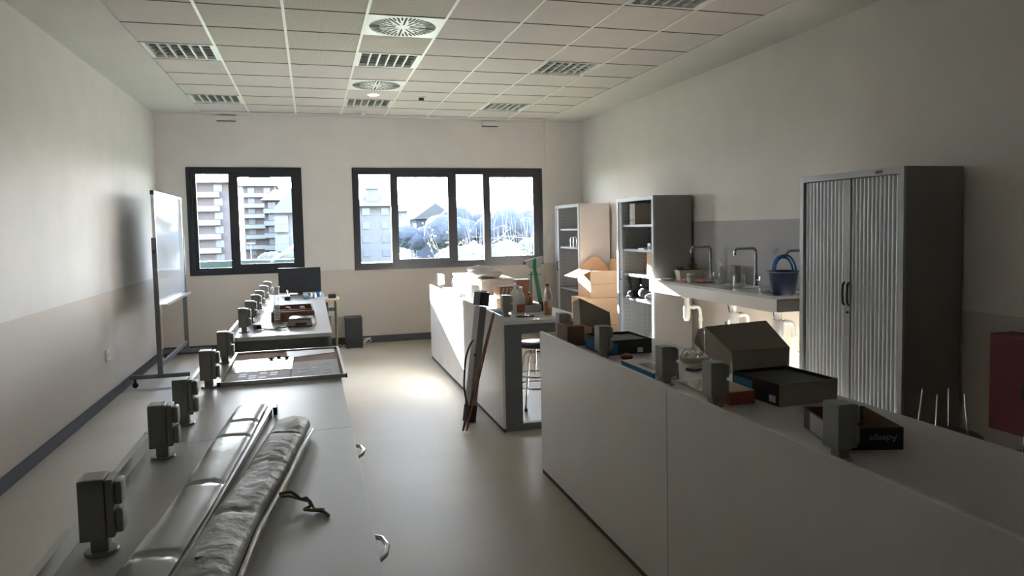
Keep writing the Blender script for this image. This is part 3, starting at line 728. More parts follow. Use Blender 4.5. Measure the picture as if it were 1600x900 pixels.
# carton tray with writing
o = thing('carton_tray', (3.562, 1.925, ZT), 'open dark carton tray with brown inside, nearest box on the right bench', 'box', None, -.30)
wt, dt, ht = .215, .28, .073
mb = MB().use('mid_plastic'); mb.box(0, wt, 0, .003, 0, ht).box(0, wt, dt-.003, dt, 0, ht).box(0, .003, .003, dt-.003, 0, ht).box(wt-.003, wt, .003, dt-.003, 0, ht)
mb.use('card_brown').box(.003, wt-.003, .003, .005, .003, ht-.001).box(.003, wt-.003, dt-.005, dt-.003, .003, ht-.001).box(.003, .005, .005, dt-.005, .003, ht-.001).box(wt-.005, wt-.003, .005, dt-.005, .003, ht-.001).box(.003, wt-.003, .003, dt-.003, 0, .003)
mb.obj('carton', None, o)
MB().box(-.0012, 0, .04, .22, .004, ht-.004).obj('printed_side', 'paper_grey', o)
text('Adeept', .03, 'paper_grey', 'lettering', o, (.15, -.0008, .038), (PI/2, PI, 0))
# brown carton at the far end
o = thing('cardboard_box', (3.455, 4.17, ZT), 'closed brown carton at the window end of the near right bench', 'box')
MB().box(0, .27, 0, .20, 0, .125, .003).obj('carton', 'card_brown', o); MB().box(.11, .16, -.001, .201, .03, .1265).obj('tape', 'card_tan', o)
MB().box(3.74, 3.86, 4.14, 4.24, ZT, ZT+.045, .003).obj('small_carton', 'card_grey', label='low grey carton behind the distant black kit box', cat='box')
# blue-white box
o = thing('flat_box', (3.495, 3.09, ZT), 'flat blue and white product box beside the third socket post', 'box', None, .0)
mb = MB().use('blue_print').box(.0, .135, .0, .37, 0, .035, .002); mb.use('paper').box(.0, .135, .0, .37, .0352, .037).box(.01, .125, -.0012, 0, .004, .031); mb.obj('carton', None, o)
MB().box(.035, .10, .07, .24, .0372, .038).obj('printed_patch', 'dark_plastic', o)
text('Genuine', .024, 'blue_print', 'lettering', o, (.068, -.0016, .018), (PI/2, 0, 0))
MB().ball((0, 0, .012), .035, 3, (1, 1, .55)).tf(Matrix.Translation((3.60, 3.62, ZT+.008))).obj('red_dome', 'deep_red', None, True, label='small domed red lid lying between the blue box and black kit box', cat='lid')
# tray of glass rings
o = thing('glass_tray', (3.93, 3.46, ZT), 'pale tray heaped with small glass rings and bulbs on the near right bench', 'tray', None, .2)
MB().lathe([(0, 0), (.085, 0), (.10, .03), (.097, .03), (.083, .004), (0, .004)], n=28).tf(Matrix.Diagonal((1, .7, 1, 1))).obj('dish', 'cream_plastic', o, True)
for i, (x, y, r, tl) in enumerate(((-.05, 0, .03, .2), (-.02, .015, .034, .5), (.045, .0, .03, .1), (.02, -.02, .022, .8), (.07, .01, .02, .3))):
    b_ = MB(); b_.tube([(r*math.cos(2*PI*k/20), 0, r*math.sin(2*PI*k/20)) for k in range(20)], .0055, 8, True)
    b_.ball((0, .004, 0), r*.45, 2, (1, .5, 1))
    ob = b_.obj('glass_ring', 'clear_glass' if i % 2 else 'white_plastic', None, True, label='small glass ring and bulb in the pale tray, ' + ('leftmost', 'second from left', 'large one at the right', 'small one in front', 'rightmost')[i], cat='glassware', group='glass rings in the tray')
    ob.location = (3.93+x, 3.46+y, ZT+.006+r+.005); ob.rotation_euler = (tl, 0, .3*i)
MB().ball((0, 0, 0), .02, 2).tf(Matrix.Translation((3.86, 3.50, ZT+.05))).obj('bulb', 'blue_tube', None, True, label='small bluish bulb among the glass rings', cat='bulb') if False else None
o = thing('phone', (3.83, 3.25, ZT), 'dark flat handset lying on the near right bench between the tray and plastic bag', 'phone', None, .3)
MB().box(-.065, .065, -.03, .03, 0, .014, .004).obj('case', 'mid_plastic', o); MB().box(-.05, .03, -.022, .022, .0142, .0148).obj('screen', 'dark_plastic', o)
mb = MB(); n_ = 14
for i in range(1): pass
V = [[mb.b.verts.new((-.08+.17*i/n_, -.10+.20*j/n_, .002+(.028*math.sin(PI*i/n_)*math.sin(PI*j/n_))*(.6+.5*random.random()))) for j in range(n_+1)] for i in range(n_+1)]
for i in range(n_):
    for j in range(n_): mb.b.faces.new((V[i][j], V[i+1][j], V[i+1][j+1], V[i][j+1]))
ob = mb.obj('plastic_bag', 'milky_plastic', None, label='crumpled clear plastic bag on the near right bench beside the second socket post', cat='bag'); ob.location = (3.66, 2.90, ZT+.004)
sm = ob.modifiers.new('thickness', 'SOLIDIFY'); sm.thickness = .003
MB().prism([(3.59, 2.84), (3.68, 2.81), (3.73, 2.96), (3.62, 3.0)], ZT, ZT+.003).obj('paper_sheet', 'paper', label='small white sheet under the clear plastic bag', cat='paper')
o = thing('flat_box', (3.57, 2.55, ZT), 'orange-brown flat box just left of the open kit box', 'box', None, .0)
MB().box(.0, .115, .0, .22, 0, .052, .003).obj('carton', 'orange_card', o); MB().box(.001, .114, .001, .219, .0522, .056).obj('lid_edge', 'card_tan', o)
mb = MB().slab([(3.74, 2.80, ZT+.002), (3.92, 2.88, ZT+.002), (3.88, 3.05, ZT+.015), (3.72, 2.98, ZT+.012)], .0015); mb.obj('paper_sheet', 'paper', label='loose white sheet behind the open kit box', cat='paper')

# ------------------------------------------------------------------ far right bench items
def at(o, x, y, z=ZT): o.location = (x, y, z); return o
MB().box(3.60, 3.90, 7.12, 7.75, ZT, ZT+.215, .003).obj('carton', 'card_pale', None, label='big white carton under the heap of white cloth on the far right bench', cat='box')
MB().slab([(3.59, 7.10, ZT+.217), (3.95, 7.10, ZT+.217), (3.95, 7.77, ZT+.222), (3.59, 7.77, ZT+.222)], .006).obj('cardboard_sheet', 'card_pale', None, label='thin pale lid lying on the big white carton', cat='lid')
o = thing('cloth_heap', (3.72, 7.42, ZT+.229), 'heap of folded white cloth on top of the big white carton', 'cloth')
for nm_, c_, r_, sc_ in (('fabric', (0, 0, .04), .2, (.85, 1.5, .22)), ('folded_fabric', (-.05, .05, .075), .14, (1.0, 1.3, .28))):
    mb = MB(); mb.ball(c_, r_, 4, sc_)
    for v in mb.b.verts:
        k = noise.fractal(v.co*9+Vector((3, 1, 2)), 1, 2, 4); v.co += Vector((.4, .4, 1))*k*.022; v.co.z = max(v.co.z, .001)
    mb.obj(nm_, 'cloth_white', o, True)
o = thing('plastic_bin', (3.62, 8.0, ZT), 'tall pale translucent container behind the big white carton', 'container')
MB().box(-.08, .14, 0, .3, 0, .20, .01).obj('tub', 'translucent', o, True); MB().box(-.09, .15, -.01, .31, .201, .225, .006).obj('lid', 'white_plastic', o, True)
MB().tube([(-.095, .1, .20), (-.13, .08, .17), (-.145, .06, .10), (-.13, .05, .04)], .005).obj('cable_loop', 'dark_plastic', o, True)
MB().box(3.475, 3.56, 7.88, 7.96, ZT, ZT+.13, .004).obj('cream_box', 'cream_plastic', None, label='small upright cream box by the panel, behind the white carton', cat='box')
mb = MB()
for i in range(7): mb.ball((random.uniform(-.04, .04), random.uniform(-.05, .05), .016+random.uniform(0, .02)), .016, 1, (1, 1, .9))
ob = mb.obj('stone_pile', 'mid_plastic', None, True, label='little dark cluster of stones by the cream box', cat='stones', kind='stuff'); at(ob, 3.50, 7.62)
MB().box(3.485, 3.585, 7.22, 7.36, ZT, ZT+.17, .004).obj('white_carton', 'white_plastic', None, label='slim white carton leaning by the big carton above the sunlit panel', cat='box')
# striped carton on tan box
o = thing('cardboard_box', (3.55, 6.32, ZT), 'low open tan carton below the tiger-striped box, far right bench', 'box')
mb = MB().use('card_tan'); mb.box(0, .30, 0, .005, 0, .1).box(0, .30, .295, .30, 0, .1).box(0, .005, .005, .295, 0, .1).box(.295, .30, .005, .295, 0, .1).box(.005, .295, .005, .295, 0, .005).box(0, .3, 0, .3, .1, .104); mb.obj('carton', None, o)
o = thing('striped_box', (3.60, 6.38, ZT+.1045), 'dark brown box with diagonal pale stripes on the tan carton', 'box', None, .05)
MB().box(0, .20, 0, .20, 0, .10, .002).obj('carton', 'card_brown', o)
mb = MB()
for i in range(5):
    x = .01+i*.036; mb.slab([(x, -.0005, .012), (x+.014, -.0005, .012), (x+.036, -.0005, .085), (x+.022, -.0005, .085)], .0012)
mb.obj('stripes', 'card_tan', o)
for x, y, h in ((3.86, 6.75, .235), (3.93, 6.9, .2)):
    MB().box(x, x+.14, y, y+.12, ZT, ZT+h, .003).obj('brown_carton', 'wood_dark', None, label='red-brown upright carton behind the bottles, '+('left' if x < 3.9 else 'right')+' of a pair', cat='box', group='red-brown cartons')
ob = MB().box(-.06, .06, -.10, .10, 0, .035, .012).obj('checked_cloth', 'cloth_check', None, True, label='folded blue checked cloth by the panel of the far right bench', cat='cloth'); at(ob, 3.475, 6.05)
def bottle(x, y, R_, H, lb, body, cap, name='bottle', hdl=False):
    o = thing(name, (x, y, ZT), lb, 'bottle')
    MB().lathe([(0, 0), (R_*.92, 0), (R_, .008), (R_, H*.62), (R_*.85, H*.72), (R_*.38, H*.86), (R_*.34, H*.93), (0, H*.93)]).obj('bottle_body', body, o, True)
    MB().lathe([(0, H*.93), (R_*.40, H*.93), (R_*.40, H), (0, H)]).obj('cap', cap, o, True)
    return o
o = bottle(3.63, 5.80, .034, .245, 'white plastic bottle with orange label, in front, far right bench', 'white_plastic', 'white_plastic')
MB().lathe([(.0347, .03), (.0347, .10)]).obj('bottle_label', 'orange_card', o)
bottle(3.615, 5.93, .036, .26, 'white plastic bottle standing behind the orange-labelled one', 'white_plastic', 'white_plastic')
o = thing('bottle', (3.86, 5.78, ZT), 'clear bottle half full of orange liquid with dark red cap', 'bottle')
MB().lathe([(0, 0), (.036, 0), (.038, .006), (.038, .165), (.030, .19), (.014, .232), (.014, .245), (0, .245)]).obj('bottle_body', 'clear_plastic', o, True)
MB().lathe([(0, .003), (.0355, .004), (.0355, .115), (0, .115)]).obj('liquid', 'orange_liquid', o, True)
MB().lathe([(0, .245), (.016, .245), (.016, .262), (0, .262)]).obj('cap', 'red', o, True)
MB().box(-.008, .030, -.0395, -.0385, .06, .13).obj('bottle_label', 'cream_plastic', o)
o = thing('tray_box', (3.66, 5.98, ZT), 'grey tray box of small bottles and lab bits on the far right bench', 'box')
mb = MB(); mb.box(0, .21, 0, .005, 0, .065).box(0, .21, .17, .175, 0, .065).box(0, .005, .005, .17, 0, .065).box(.205, .21, .005, .17, 0, .065).box(.005, .205, .005, .17, 0, .006); mb.obj('tray', 'post_grey', o)
bt = [(3.715, 6.10, .028, .17, 'squat amber bottle standing in the grey tray box, left', 'amber', 'white_plastic'), (3.80, 6.11, .030, .16, 'squat amber bottle standing in the grey tray box, right', 'amber', 'dark_plastic')]
for x, y, R_, H, lb, a, b_ in bt: bottle(x, y, R_, H, lb, a, b_).location = (x, y, ZT+.007)
ob = MB().lathe([(0, 0), (.022, 0), (.026, .02), (.02, .045), (.012, .05), (.012, .06), (0, .06)]).obj('jar', 'white_plastic', None, True, label='tiny white jar at the front of the grey tray box', cat='jar'); at(ob, 3.70, 6.02, ZT+.0065)
ob = MB().box(-.03, .03, -.02, .02, 0, .06, .004).obj('dark_block', 'dark_plastic', None, label='small black block in the grey tray box', cat='block'); at(ob, 3.775, 6.025, ZT+.0065)
ob = MB().lathe([(0, 0), (.036, 0), (.04, .01), (.04, .075), (.034, .085), (0, .085)]).obj('red_tin', 'red', None, True, label='dark red tin between the grey tray box and the orange bottle', cat='tin'); at(ob, 3.93, 6.06)
mb = MB()
mb.tube([(3.56+.15*i/30, 5.69+.022*math.sin(i*1.1), ZT+.007+.004*math.cos(i*1.7)) for i in range(31)], .006, 6); mb.obj('green_cord', 'green_dark', None, True, label='dark green cord lying at the near edge of the far right bench', cat='cord')
# green board compass and protractor
o = thing('board_compass', (3.98, 6.42, ZT), 'big green chalkboard compass standing on the far right bench', 'drawing tool')
MB().hexa([(.012, -.01, 0), (.048, -.01, 0), (.048, .01, 0), (.012, .01, 0), (-.048, -.01, .36), (-.018, -.01, .36), (-.018, .01, .36), (-.048, .01, .36)]).obj('leg', 'green_paint', o)
MB().hexa([(-.085, -.008, .12), (-.072, -.008, .12), (-.072, .008, .12), (-.085, .008, .12), (-.07, -.008, .33), (-.056, -.008, .33), (-.056, .008, .33), (-.07, .008, .33)]).obj('leg', 'green_paint', o)
MB().box(-.10, .03, -.014, -.011, .30, .308).obj('crossbar', 'green_paint', o)
MB().box(.022, .042, -.02, -.011, .0, .03, .003).obj('suction_foot', 'clear_plastic', o)
MB().hexa([(-.048, -.012, .36), (-.018, -.012, .36), (-.018, .012, .36), (-.048, .012, .36), (-.045, -.012, .45), (-.018, -.012, .46), (-.018, .012, .46), (-.045, .012, .45)]).obj('grip', 'green_paint', o)
o = thing('protractor', (3.95, 6.44, ZT+.44), 'large clear board protractor propped behind the green compass', 'drawing tool')
q = [(.09*math.cos(a), .09*math.sin(a)) for a in [PI+i*PI/16 for i in range(17)]]
q2 = [(.055*math.cos(a), .055*math.sin(a)-.012) for a in [2*PI-i*PI/16 for i in range(17)]]
mb = MB().prism(q+[(.09, .012), (-.09, .012)], 0, .004); mb.tf(Matrix.Rotation(.25, 4, 'Y') @ Matrix.Rotation(PI/2, 4, 'X')); mb.tf(Matrix.Rotation(-.5, 4, 'Y')); mb.obj('scale_plate', 'milky_plastic', o)
MB().box(-.105, -.085, -.006, .006, -.045, -.015, .003).obj('corner_stop', 'dark_plastic', o)

# ------------------------------------------------------------------ leaning screen case and sticks
o = thing('projector_screen_case', (3.19, 5.93, 0), 'grey metal roll-up screen case with black ends leaning on the bench panel', 'projection screen')
A, B = Vector((0, 0, 0)), Vector((.155, .06, 1.10)); d = (B-A).normalized()
def along(t0, t1, wx, wy, m, name, par, bev=.004, off=(0, 0)):
    mb = MB().box(-wx/2+off[0], wx/2+off[0], -wy/2+off[1], wy/2+off[1], t0, t1, bev); q = d.to_track_quat('Z', 'Y').to_matrix().to_4x4()
    mb.tf(q @ Matrix.Rotation(PI/2*0, 4, 'Z')); return mb.obj(name, m, par)
cs = along(.03, .98, .082, .07, 'case_grey', 'case', o)
along(.03, .98, .012, .008, 'stand_grey', 'rib', cs, .001, (.02, -.038)); along(.03, .98, .012, .008, 'stand_grey', 'rib', cs, .001, (-.02, -.038))
along(.985, 1.10, .10, .095, 'dark_plastic', 'top_cap', o, .008); along(1.101, 1.115, .07, .06, 'cabinet_trim', 'cap_plate', o, .003)
along(.0, .14, .088, .078, 'dark_plastic', 'foot_cap', o, .004, (0, -.001))
MB().tube(smooth_path([(-.01, -.02, .12), (-.04, -.03, .28), (-.035, -.03, .42), (-.02, -.03, .55), (.02, -.03, .66), (.05, -.02, .69)]), .008).obj('strap', 'dark_plastic', o, True)
MB().box(.045, .065, -.052, -.046, .56, .58).obj('latch', 'red', o)
for dx, dy, lb in ((0, 0, 'left'), (.028, -.012, 'right')):
    o = MB().cyl((3.075+dx, 5.63+dy, .008), (3.368+dx*.0, 5.70+dy*2.2, .945), .008, .007, 10).obj('wooden_stick', 'wood_dark', None, True, label='thin brown wooden stick leaning on the bench end, %s of the two feet' % lb, cat='stick', group='wooden sticks')

# ------------------------------------------------------------------ left benches items
# display board lying on the bench
o = thing('display_board', (1.50, 3.72, ZT), 'aluminium-framed cork board lying flat on the left bench, papers on it', 'board', None, .005)
bw, bl = .605, .92
MB().box(.012, bw-.012, .012, bl-.012, .002, .012).obj('cork_face', 'cork', o)
fr = MB(); fr.box(0, bw, 0, .014, 0, .02, .002).box(0, bw, bl-.014, bl, 0, .02, .002).box(0, .014, .014, bl-.014, 0, .02).box(bw-.014, bw, .014, bl-.014, 0, .02); fr.obj('frame', 'aluminium', o)
mb = MB()
for x, y in ((0, 0), (bw, 0), (0, bl), (bw, bl)): mb.box(x-.004, x+.012 if x == 0 else x+.004, y-.004, y+.012 if y == 0 else y+.004, -.0005, .021)
mb.obj('corner_cap', 'dark_plastic', o, kind='stuff')
zp = ZT+.0125
MB().prism([(1.525, 3.98), (1.835, 4.0), (1.835, 4.38), (1.52, 4.36)], zp+.002, zp+.003).obj('paper_sheet', 'glossy_paper', label='glossy white sheet reflecting the window, on the left side of the cork board', cat='paper')
def printed(poly, z, lb, blocks):
    o = MB().prism(poly, z, z+.001).obj('printed_poster', 'paper_grey', None, label=lb, cat='paper')
    mb = MB()
    for (x0, x1, y0, y1) in blocks: mb.box(x0, x1, y0, y1, z+.0011, z+.0014)
    mb.obj('printed_figures', 'mid_plastic' if 'drawings' in lb else 'paper', o)
printed([(1.52, 3.74), (1.83, 3.742), (1.83, 3.975), (1.52, 3.972)], zp+.0005, 'grey printed poster with small white pictures at the near left of the cork board', [(1.58+.05*i, 1.615+.05*i, 3.80+.055*j, 3.835+.055*j) for i in range(4) for j in range(3) if (i+j) % 3])
printed([(1.835, 3.742), (2.075, 3.745), (2.075, 4.22), (1.84, 4.20)], zp+.0005, 'grey poster with small dark drawings on the right of the cork board', [(1.87+.065*i, 1.905+.065*i, 3.79+.09*j, 3.815+.09*j) for i in range(3) for j in range(4) if (i*2+j) % 3])
MB().prism([(1.80, 4.36), (2.07, 4.46), (2.07, 4.60), (1.79, 4.60)], zp+.0005, zp+.0015).obj('paper_sheet', 'paper', label='pale sheet across the far right corner of the cork board', cat='paper')
for i, (x, y) in enumerate(((1.715, 4.33), (1.755, 4.37), (1.80, 4.34))):
    ob = MB().box(-.010, .010, -.013, .013, 0, .009, .003).box(-.015, .015, -.005, .005, .002, .008, .002).obj('magnet_clip', 'black_cloth', None, label='small black clip on the glossy white sheet, '+('left', 'middle', 'right')[i]+' of three', cat='clip', group='black clips on the cork board'); at(ob, x, y, zp+.0035)
# long rolls
def long_roll(name, pts, wid, hgt, m, lb, creases, rodside):
    """flattened sleeve along pts; cross-section is a soft flat oval"""
    o = thing(name, (0, 0, ZT), lb, 'roll'); wob = .0015 if m == 'silver_vinyl' else .004; mb = MB(); n = 20; rings = []; N = 150
    def P_(t):
        k = t*(len(pts)-1); i = min(int(k), len(pts)-2); return Vector(pts[i]).lerp(Vector(pts[i+1]), k-i)
    for i in range(N+1):
        t_ = i/N; c = P_(t_); dd = (P_(min(1, t_+.02))-P_(max(0, t_-.02))).normalized(); s_ = Vector((dd.y, -dd.x)) if False else Vector((-dd.y, dd.x))
        h = hgt*(1+.04*math.sin(t_*11)+.02*math.sin(t_*27)); w = wid*(1+.03*math.sin(t_*9))
        for cc in creases:
            h *= 1-(.15 if m == 'silver_vinyl' else .06)*math.exp(-((t_-cc)/.005)**2)
        if i in (0, N): h *= .8
        ring = []
        for k in range(n):
            a = 2*PI*k/n; cx_, cz_ = math.cos(a), math.sin(a)
            ex = math.copysign(abs(cx_)**.8, cx_)*w/2; ez = h/2+math.copysign(abs(cz_)**.75, cz_)*h/2
            q = c+s_*ex; ring.append(mb.b.verts.new((q.x, q.y, max(.001, ez)+(wob*math.sin(k*2.3+i*.23)*math.sin(i*.11+k) if 2 < k < 8 else 0))))
        rings.append(ring)
    for A_, B_ in zip(rings, rings[1:]):
        for k in range(n): mb.b.faces.new((A_[k], A_[(k+1) % n], B_[(k+1) % n], B_[k]))
    mb.b.faces.new(rings[0][::-1]); mb.b.faces.new(rings[-1])
    mb.obj('sleeve', m, o, True)
    return o, P_
o, P_ = long_roll('screen_roll', [(1.700, 3.15), (1.665, 2.6), (1.625, 2.0), (1.555, 1.3), (1.505, .8)], .118, .036, 'silver_vinyl', 'long smooth silver-grey vinyl-sleeved roll on the left bench, the left one', (.13, .22, .42, .6), 1)
mb = MB(); a0, a1 = Vector((1.764, 3.10)), Vector((1.572, .8)); nn = Vector((.014, 0))
mb.hexa([(a0.x, a0.y, .002), (a0.x+.016, a0.y, .002), (a1.x+.016, a1.y, .002), (a1.x, a1.y, .002), (a0.x, a0.y, .02), (a0.x+.016, a0.y, .02), (a1.x+.016, a1.y, .02), (a1.x, a1.y, .02)]); mb.obj('edge_rail', 'cabinet_trim', o)
MB().box(1.784, 1.80, 3.06, 3.12, .0, .03, .003).obj('end_clip', 'dark_plastic', o)
o, P_ = long_roll('screen_roll', [(1.872, 2.76), (1.845, 2.55), (1.80, 2.2), (1.755, 1.9), (1.715, 1.5), (1.67, .9)], .118, .062, 'canvas', 'long wrinkled grubby canvas-covered roll on the left bench, the right one tied with string', (.2, .37, .62), 1)
MB().tube([(1.938, 2.70, .02), (1.900, 2.42, .03), (1.872, 2.2, .028), (1.850, 2.05, .026), (1.812, 1.8, .026), (1.783, 1.5, .02), (1.738, .9, .015)], .007).obj('metal_rod', 'chrome', o, True)
MB().tube(smooth_path([(1.85, 2.03, .03), (1.88, 2.02, .035), (1.905, 2.0, .02), (1.92, 1.985, .026), (1.93, 1.965, .012), (1.915, 1.955, .008), (1.925, 1.94, .01), (1.96, 1.93, .006), (1.975, 1.90, .004)]), .0045, 6).obj('string_tie', 'twine', o, True)
MB().tube([(1.845, 2.04, .02), (1.875, 2.035, .02), (1.91, 2.015, .012), (1.93, 1.99, .014), (1.94, 1.95, .006), (1.965, 1.945, .004)], .004, 6).obj('string_tie', 'twine', o, True)
MB().box(1.70, 1.72, 1.60, 1.62, .061, .066, .001).obj('buckle', 'dark_plastic', o)
# far bench: wooden tray, scale, cylinder, monitor, etc
o = thing('wooden_tray', (1.62, 6.24, ZT), 'open reddish wooden tray on the far left bench', 'tray', None, .03)
mb = MB(); a, b_, h = .345, .62, .085
mb.box(0, a, 0, .012, 0, h).box(0, a, b_-.012, b_, 0, h).box(0, .012, .012, b_-.012, 0, h).box(a-.012, a, .012, b_-.012, 0, h).box(.012, a-.012, .012, b_-.012, 0, .008).box(.012, a-.012, .3, .308, .008, .07)
mb.obj('tray_box', 'wood_dark', o)
for x, y, lb in ((1.74, 6.72, 'left'), (1.86, 6.75, 'right')):
    ob = MB().lathe([(0, 0), (.025, 0), (.025, .05), (.018, .065), (0, .065)]).obj('small_pot', 'cloth_white' if lb == 'right' else 'mid_plastic', None, True, label='small pot inside the wooden tray, '+lb, cat='pot'); at(ob, x, y, ZT+.0095)
o = thing('kitchen_scale', (1.86, 5.93, ZT), 'flat electronic balance with shiny plate in front of the wooden tray', 'scale', None, -.12)
MB().hexa([(-.10, -.09, .012), (.10, -.09, .012), (.10, .1, .012), (-.10, .1, .012), (-.085, -.06, .055), (.085, -.06, .055), (.085, .09, .06), (-.085, .09, .06)]).obj('scale_body', 'card_grey', o)
MB().box(-.085, .085, -.055, .085, .0615, .069, .003).obj('plate', 'chrome', o)
mb = MB()
for x in (-.08, .08):
    for y in (-.07, .08): mb.cyl((x, y, 0), (x, y, .012), .012)
mb.obj('foot', 'dark_plastic', o, kind='stuff')
MB().box(-.03, .05, -.092, -.078, .02, .035).obj('display', 'dark_plastic', o)
o = thing('measuring_cylinder', (1.675, 6.10, ZT), 'tall clear measuring cylinder in front of the wooden tray', 'glassware')
MB().lathe([(0, 0), (.045, 0), (.045, .008), (.02, .012), (.024, .02), (.024, .295), (.03, .305), (.027, .305), (.021, .295), (.021, .022), (0, .02)]).obj('cylinder', 'clear_plastic', o, True)
mb = MB()
for i in range(7): mb.lathe([(.0243, .04+.012*i), (.0243, .044+.012*i)], n=20)
mb.obj('scale_marks', 'paper', o)
mb = MB(); mb.tube([(1.52+.28*t_+.015*math.sin(t_*17), 5.80+.035*math.sin(t_*9)+.05*t_, ZT+.006+.002*math.sin(t_*31)) for t_ in [i/50 for i in range(51)]], .004, 6)
mb.tube([(1.56+.2*t_, 5.73+.05*math.sin(t_*5), ZT+.006) for t_ in [i/30 for i in range(31)]], .004, 6)
o = mb.obj('power_cable', 'dark_plastic', None, True, label='black power cable and plug on the near end of the far left bench', cat='cable')
MB().cyl((1.525, 5.80, ZT+.022), (1.56, 5.83, ZT+.022), .02).obj('plug', 'dark_plastic', o, True)
o = thing('monitor', (1.815, 8.92, ZT), 'black flat monitor at the window end of the far left bench', 'monitor')
MB().box(-.24, .24, -.02, .015, .028, .32, .004).obj('housing', 'dark_plastic', o); MB().box(-.228, .228, -.0215, -.0205, .046, .307).obj('screen', 'frame_anthracite', o)
MB().box(-.03, .03, -.005, .02, .01, .06, .003).box(-.12, .12, -.07, .06, 0, .012, .004).obj('stand', 'dark_plastic', o)
MB().box(.10, .16, -.085, -.075, .0, .03).obj('sticker', 'cabinet_trim', o) if False else None
o = thing('tripod_clamp', (1.69, 8.25, ZT), 'small black and silver gadget on the shiny bench before the monitor', 'gadget')
MB().box(-.03, .03, -.02, .02, 0, .04, .006).obj('gadget_body', 'dark_plastic', o); MB().cyl((0, 0, .04), (0, 0, .10), .006).ball((0, 0, .10), .012, 2).obj('antenna', 'chrome', o, True)
ob = MB().lathe([(0, 0), (.035, 0), (.035, .055), (.033, .055), (.033, .003), (0, .003)]).obj('glass_dish', 'clear_glass', None, True, label='low glass dish at the right window end of the far left bench', cat='glassware'); at(ob, 1.965, 8.40)
ob = MB().box(-.03, .03, -.05, .05, 0, .05, .004).obj('pale_box', 'pale_blue', None, label='small pale blue box beside the low glass dish', cat='box'); at(ob, 1.88, 8.35)
ob = MB().lathe([(0, 0), (.03, 0), (.032, .01), (.032, .05), (.012, .06), (0, .06)]).obj('blue_roll', 'blue_tube', None, True, label='small blue tape roll at the bench edge near the monitor', cat='tape'); at(ob, 2.02, 8.55)
# school desk with green legs behind
o = thing('school_desk', (2.10, 9.65, 0), 'small wooden desk with green tube legs between bench and window wall', 'desk')
MB().box(-.34, .19, -.04, .40, .735, .755, .003).obj('desktop', 'card_tan', o)
for x in (-.30, .14):
    MB().tube([(x, 0, .015), (x, 0, .66), (x, .03, .70), (x, .32, .70), (x, .35, .66), (x, .35, .015)], .011, 10).obj('leg', 'olive_tube', o, True)
MB().box(-.30, .14, .0, .35, .60, .61).obj('book_shelf', 'mid_plastic', o)
ob = MB().box(-.05, .05, -.03, .03, 0, .05, .008).obj('adapter', 'dark_plastic', None, label='small dark box on the wooden desk by the wall', cat='adapter'); at(ob, 2.20, 9.80, .756)
o = thing('folding_chair', (2.12, 9.40, 0), 'narrow black folded chair standing beside the far left bench', 'chair')
MB().box(-.03, .02, -.02, .18, .46, .74, .01).obj('backrest', 'dark_plastic', o)
MB().box(.0, .045, -.02, .03, .0, .55, .004).box(.0, .045, .12, .16, .0, .55, .004).obj('leg', 'mid_plastic', o); MB().box(.0, .03, .03, .12, .2, .24).obj('rung', 'mid_plastic', o)
# subwoofer / pc tower
o = thing('speaker', (2.49, 10.27, 0), 'black floor speaker standing on the floor under the window wall', 'speaker')
MB().box(-.115, .115, -.05, .22, .012, .43, .006).obj('cabinet', 'mid_plastic', o); MB().box(-.11, .11, -.056, -.0505, .14, .41, .003).obj('grille', 'dark_plastic', o)
MB().box(-.11, .11, -.056, -.0505, .02, .13, .003).cyl((.01, -.06, .085), (.01, -.056, .085), .02).obj('control_panel', 'dark_plastic', o)
MB().box(-.0, .03, -.0585, -.0565, .09, .1).obj('badge', 'chrome', o)
mb = MB()
for x in (-.09, .09):
    for y in (-.03, .19): mb.cyl((x, y, 0), (x, y, .012), .012)
mb.obj('foot', 'dark_plastic', o, kind='stuff')
mb = MB(); mb.tube([(2.66+.08*math.sin(i*.8)*math.cos(i*.13), 10.42+.05*math.cos(i*.9), .006+.10*abs(math.sin(i*.37))) for i in range(40)], .004, 6)
mb.obj('cable_bundle', 'white_plastic', None, True, label='tangled pale cables on the floor right of the black speaker', cat='cable')
mb = MB(); mb.tube([(2.375, 10.45, .10), (2.33, 10.42, .02), (2.28, 10.3, .006), (2.24, 10.05, .006), (2.235, 10.005, .25)], .004, 6)
mb.obj('speaker_cable', 'dark_plastic', None, True, label='black cable running from the speaker to the wooden desk', cat='cable')

# ------------------------------------------------------------------ mobile whiteboard
o = thing('mobile_whiteboard', (.35, 9.25, 0), 'mobile whiteboard on a grey wheeled stand in the left corner', 'whiteboard')
ya, yb_ = -.72, .95          # near / far posts
def xq(y): return (.0, .02)[0]+(.02-.0)*0
bd = MB().box(-.012, .012, ya+.01, yb_-.01, .90, 2.085, .002).obj('board', 'whiteboard', o)
fr = MB(); fr.box(-.016, .016, ya-.01, yb_+.01, 2.08, 2.10, .002).box(-.016, .016, ya-.01, yb_+.01, .88, .90, .002).box(-.016, .016, ya-.012, ya+.01, .9, 2.08).box(-.016, .016, yb_-.01, yb_+.012, .9, 2.08); fr.obj('board_frame', 'aluminium', bd)
for y in (ya-.012, yb_+.012): MB().box(-.02, .02, y-.012, y+.012, 2.06, 2.105, .002).obj('corner_cap', 'dark_plastic', bd)
MB().box(.017, .09, ya+.05, yb_-.05, .862, .878, .003).box(.083, .09, ya+.05, yb_-.05, .878, .892).obj('pen_tray', 'aluminium', o)
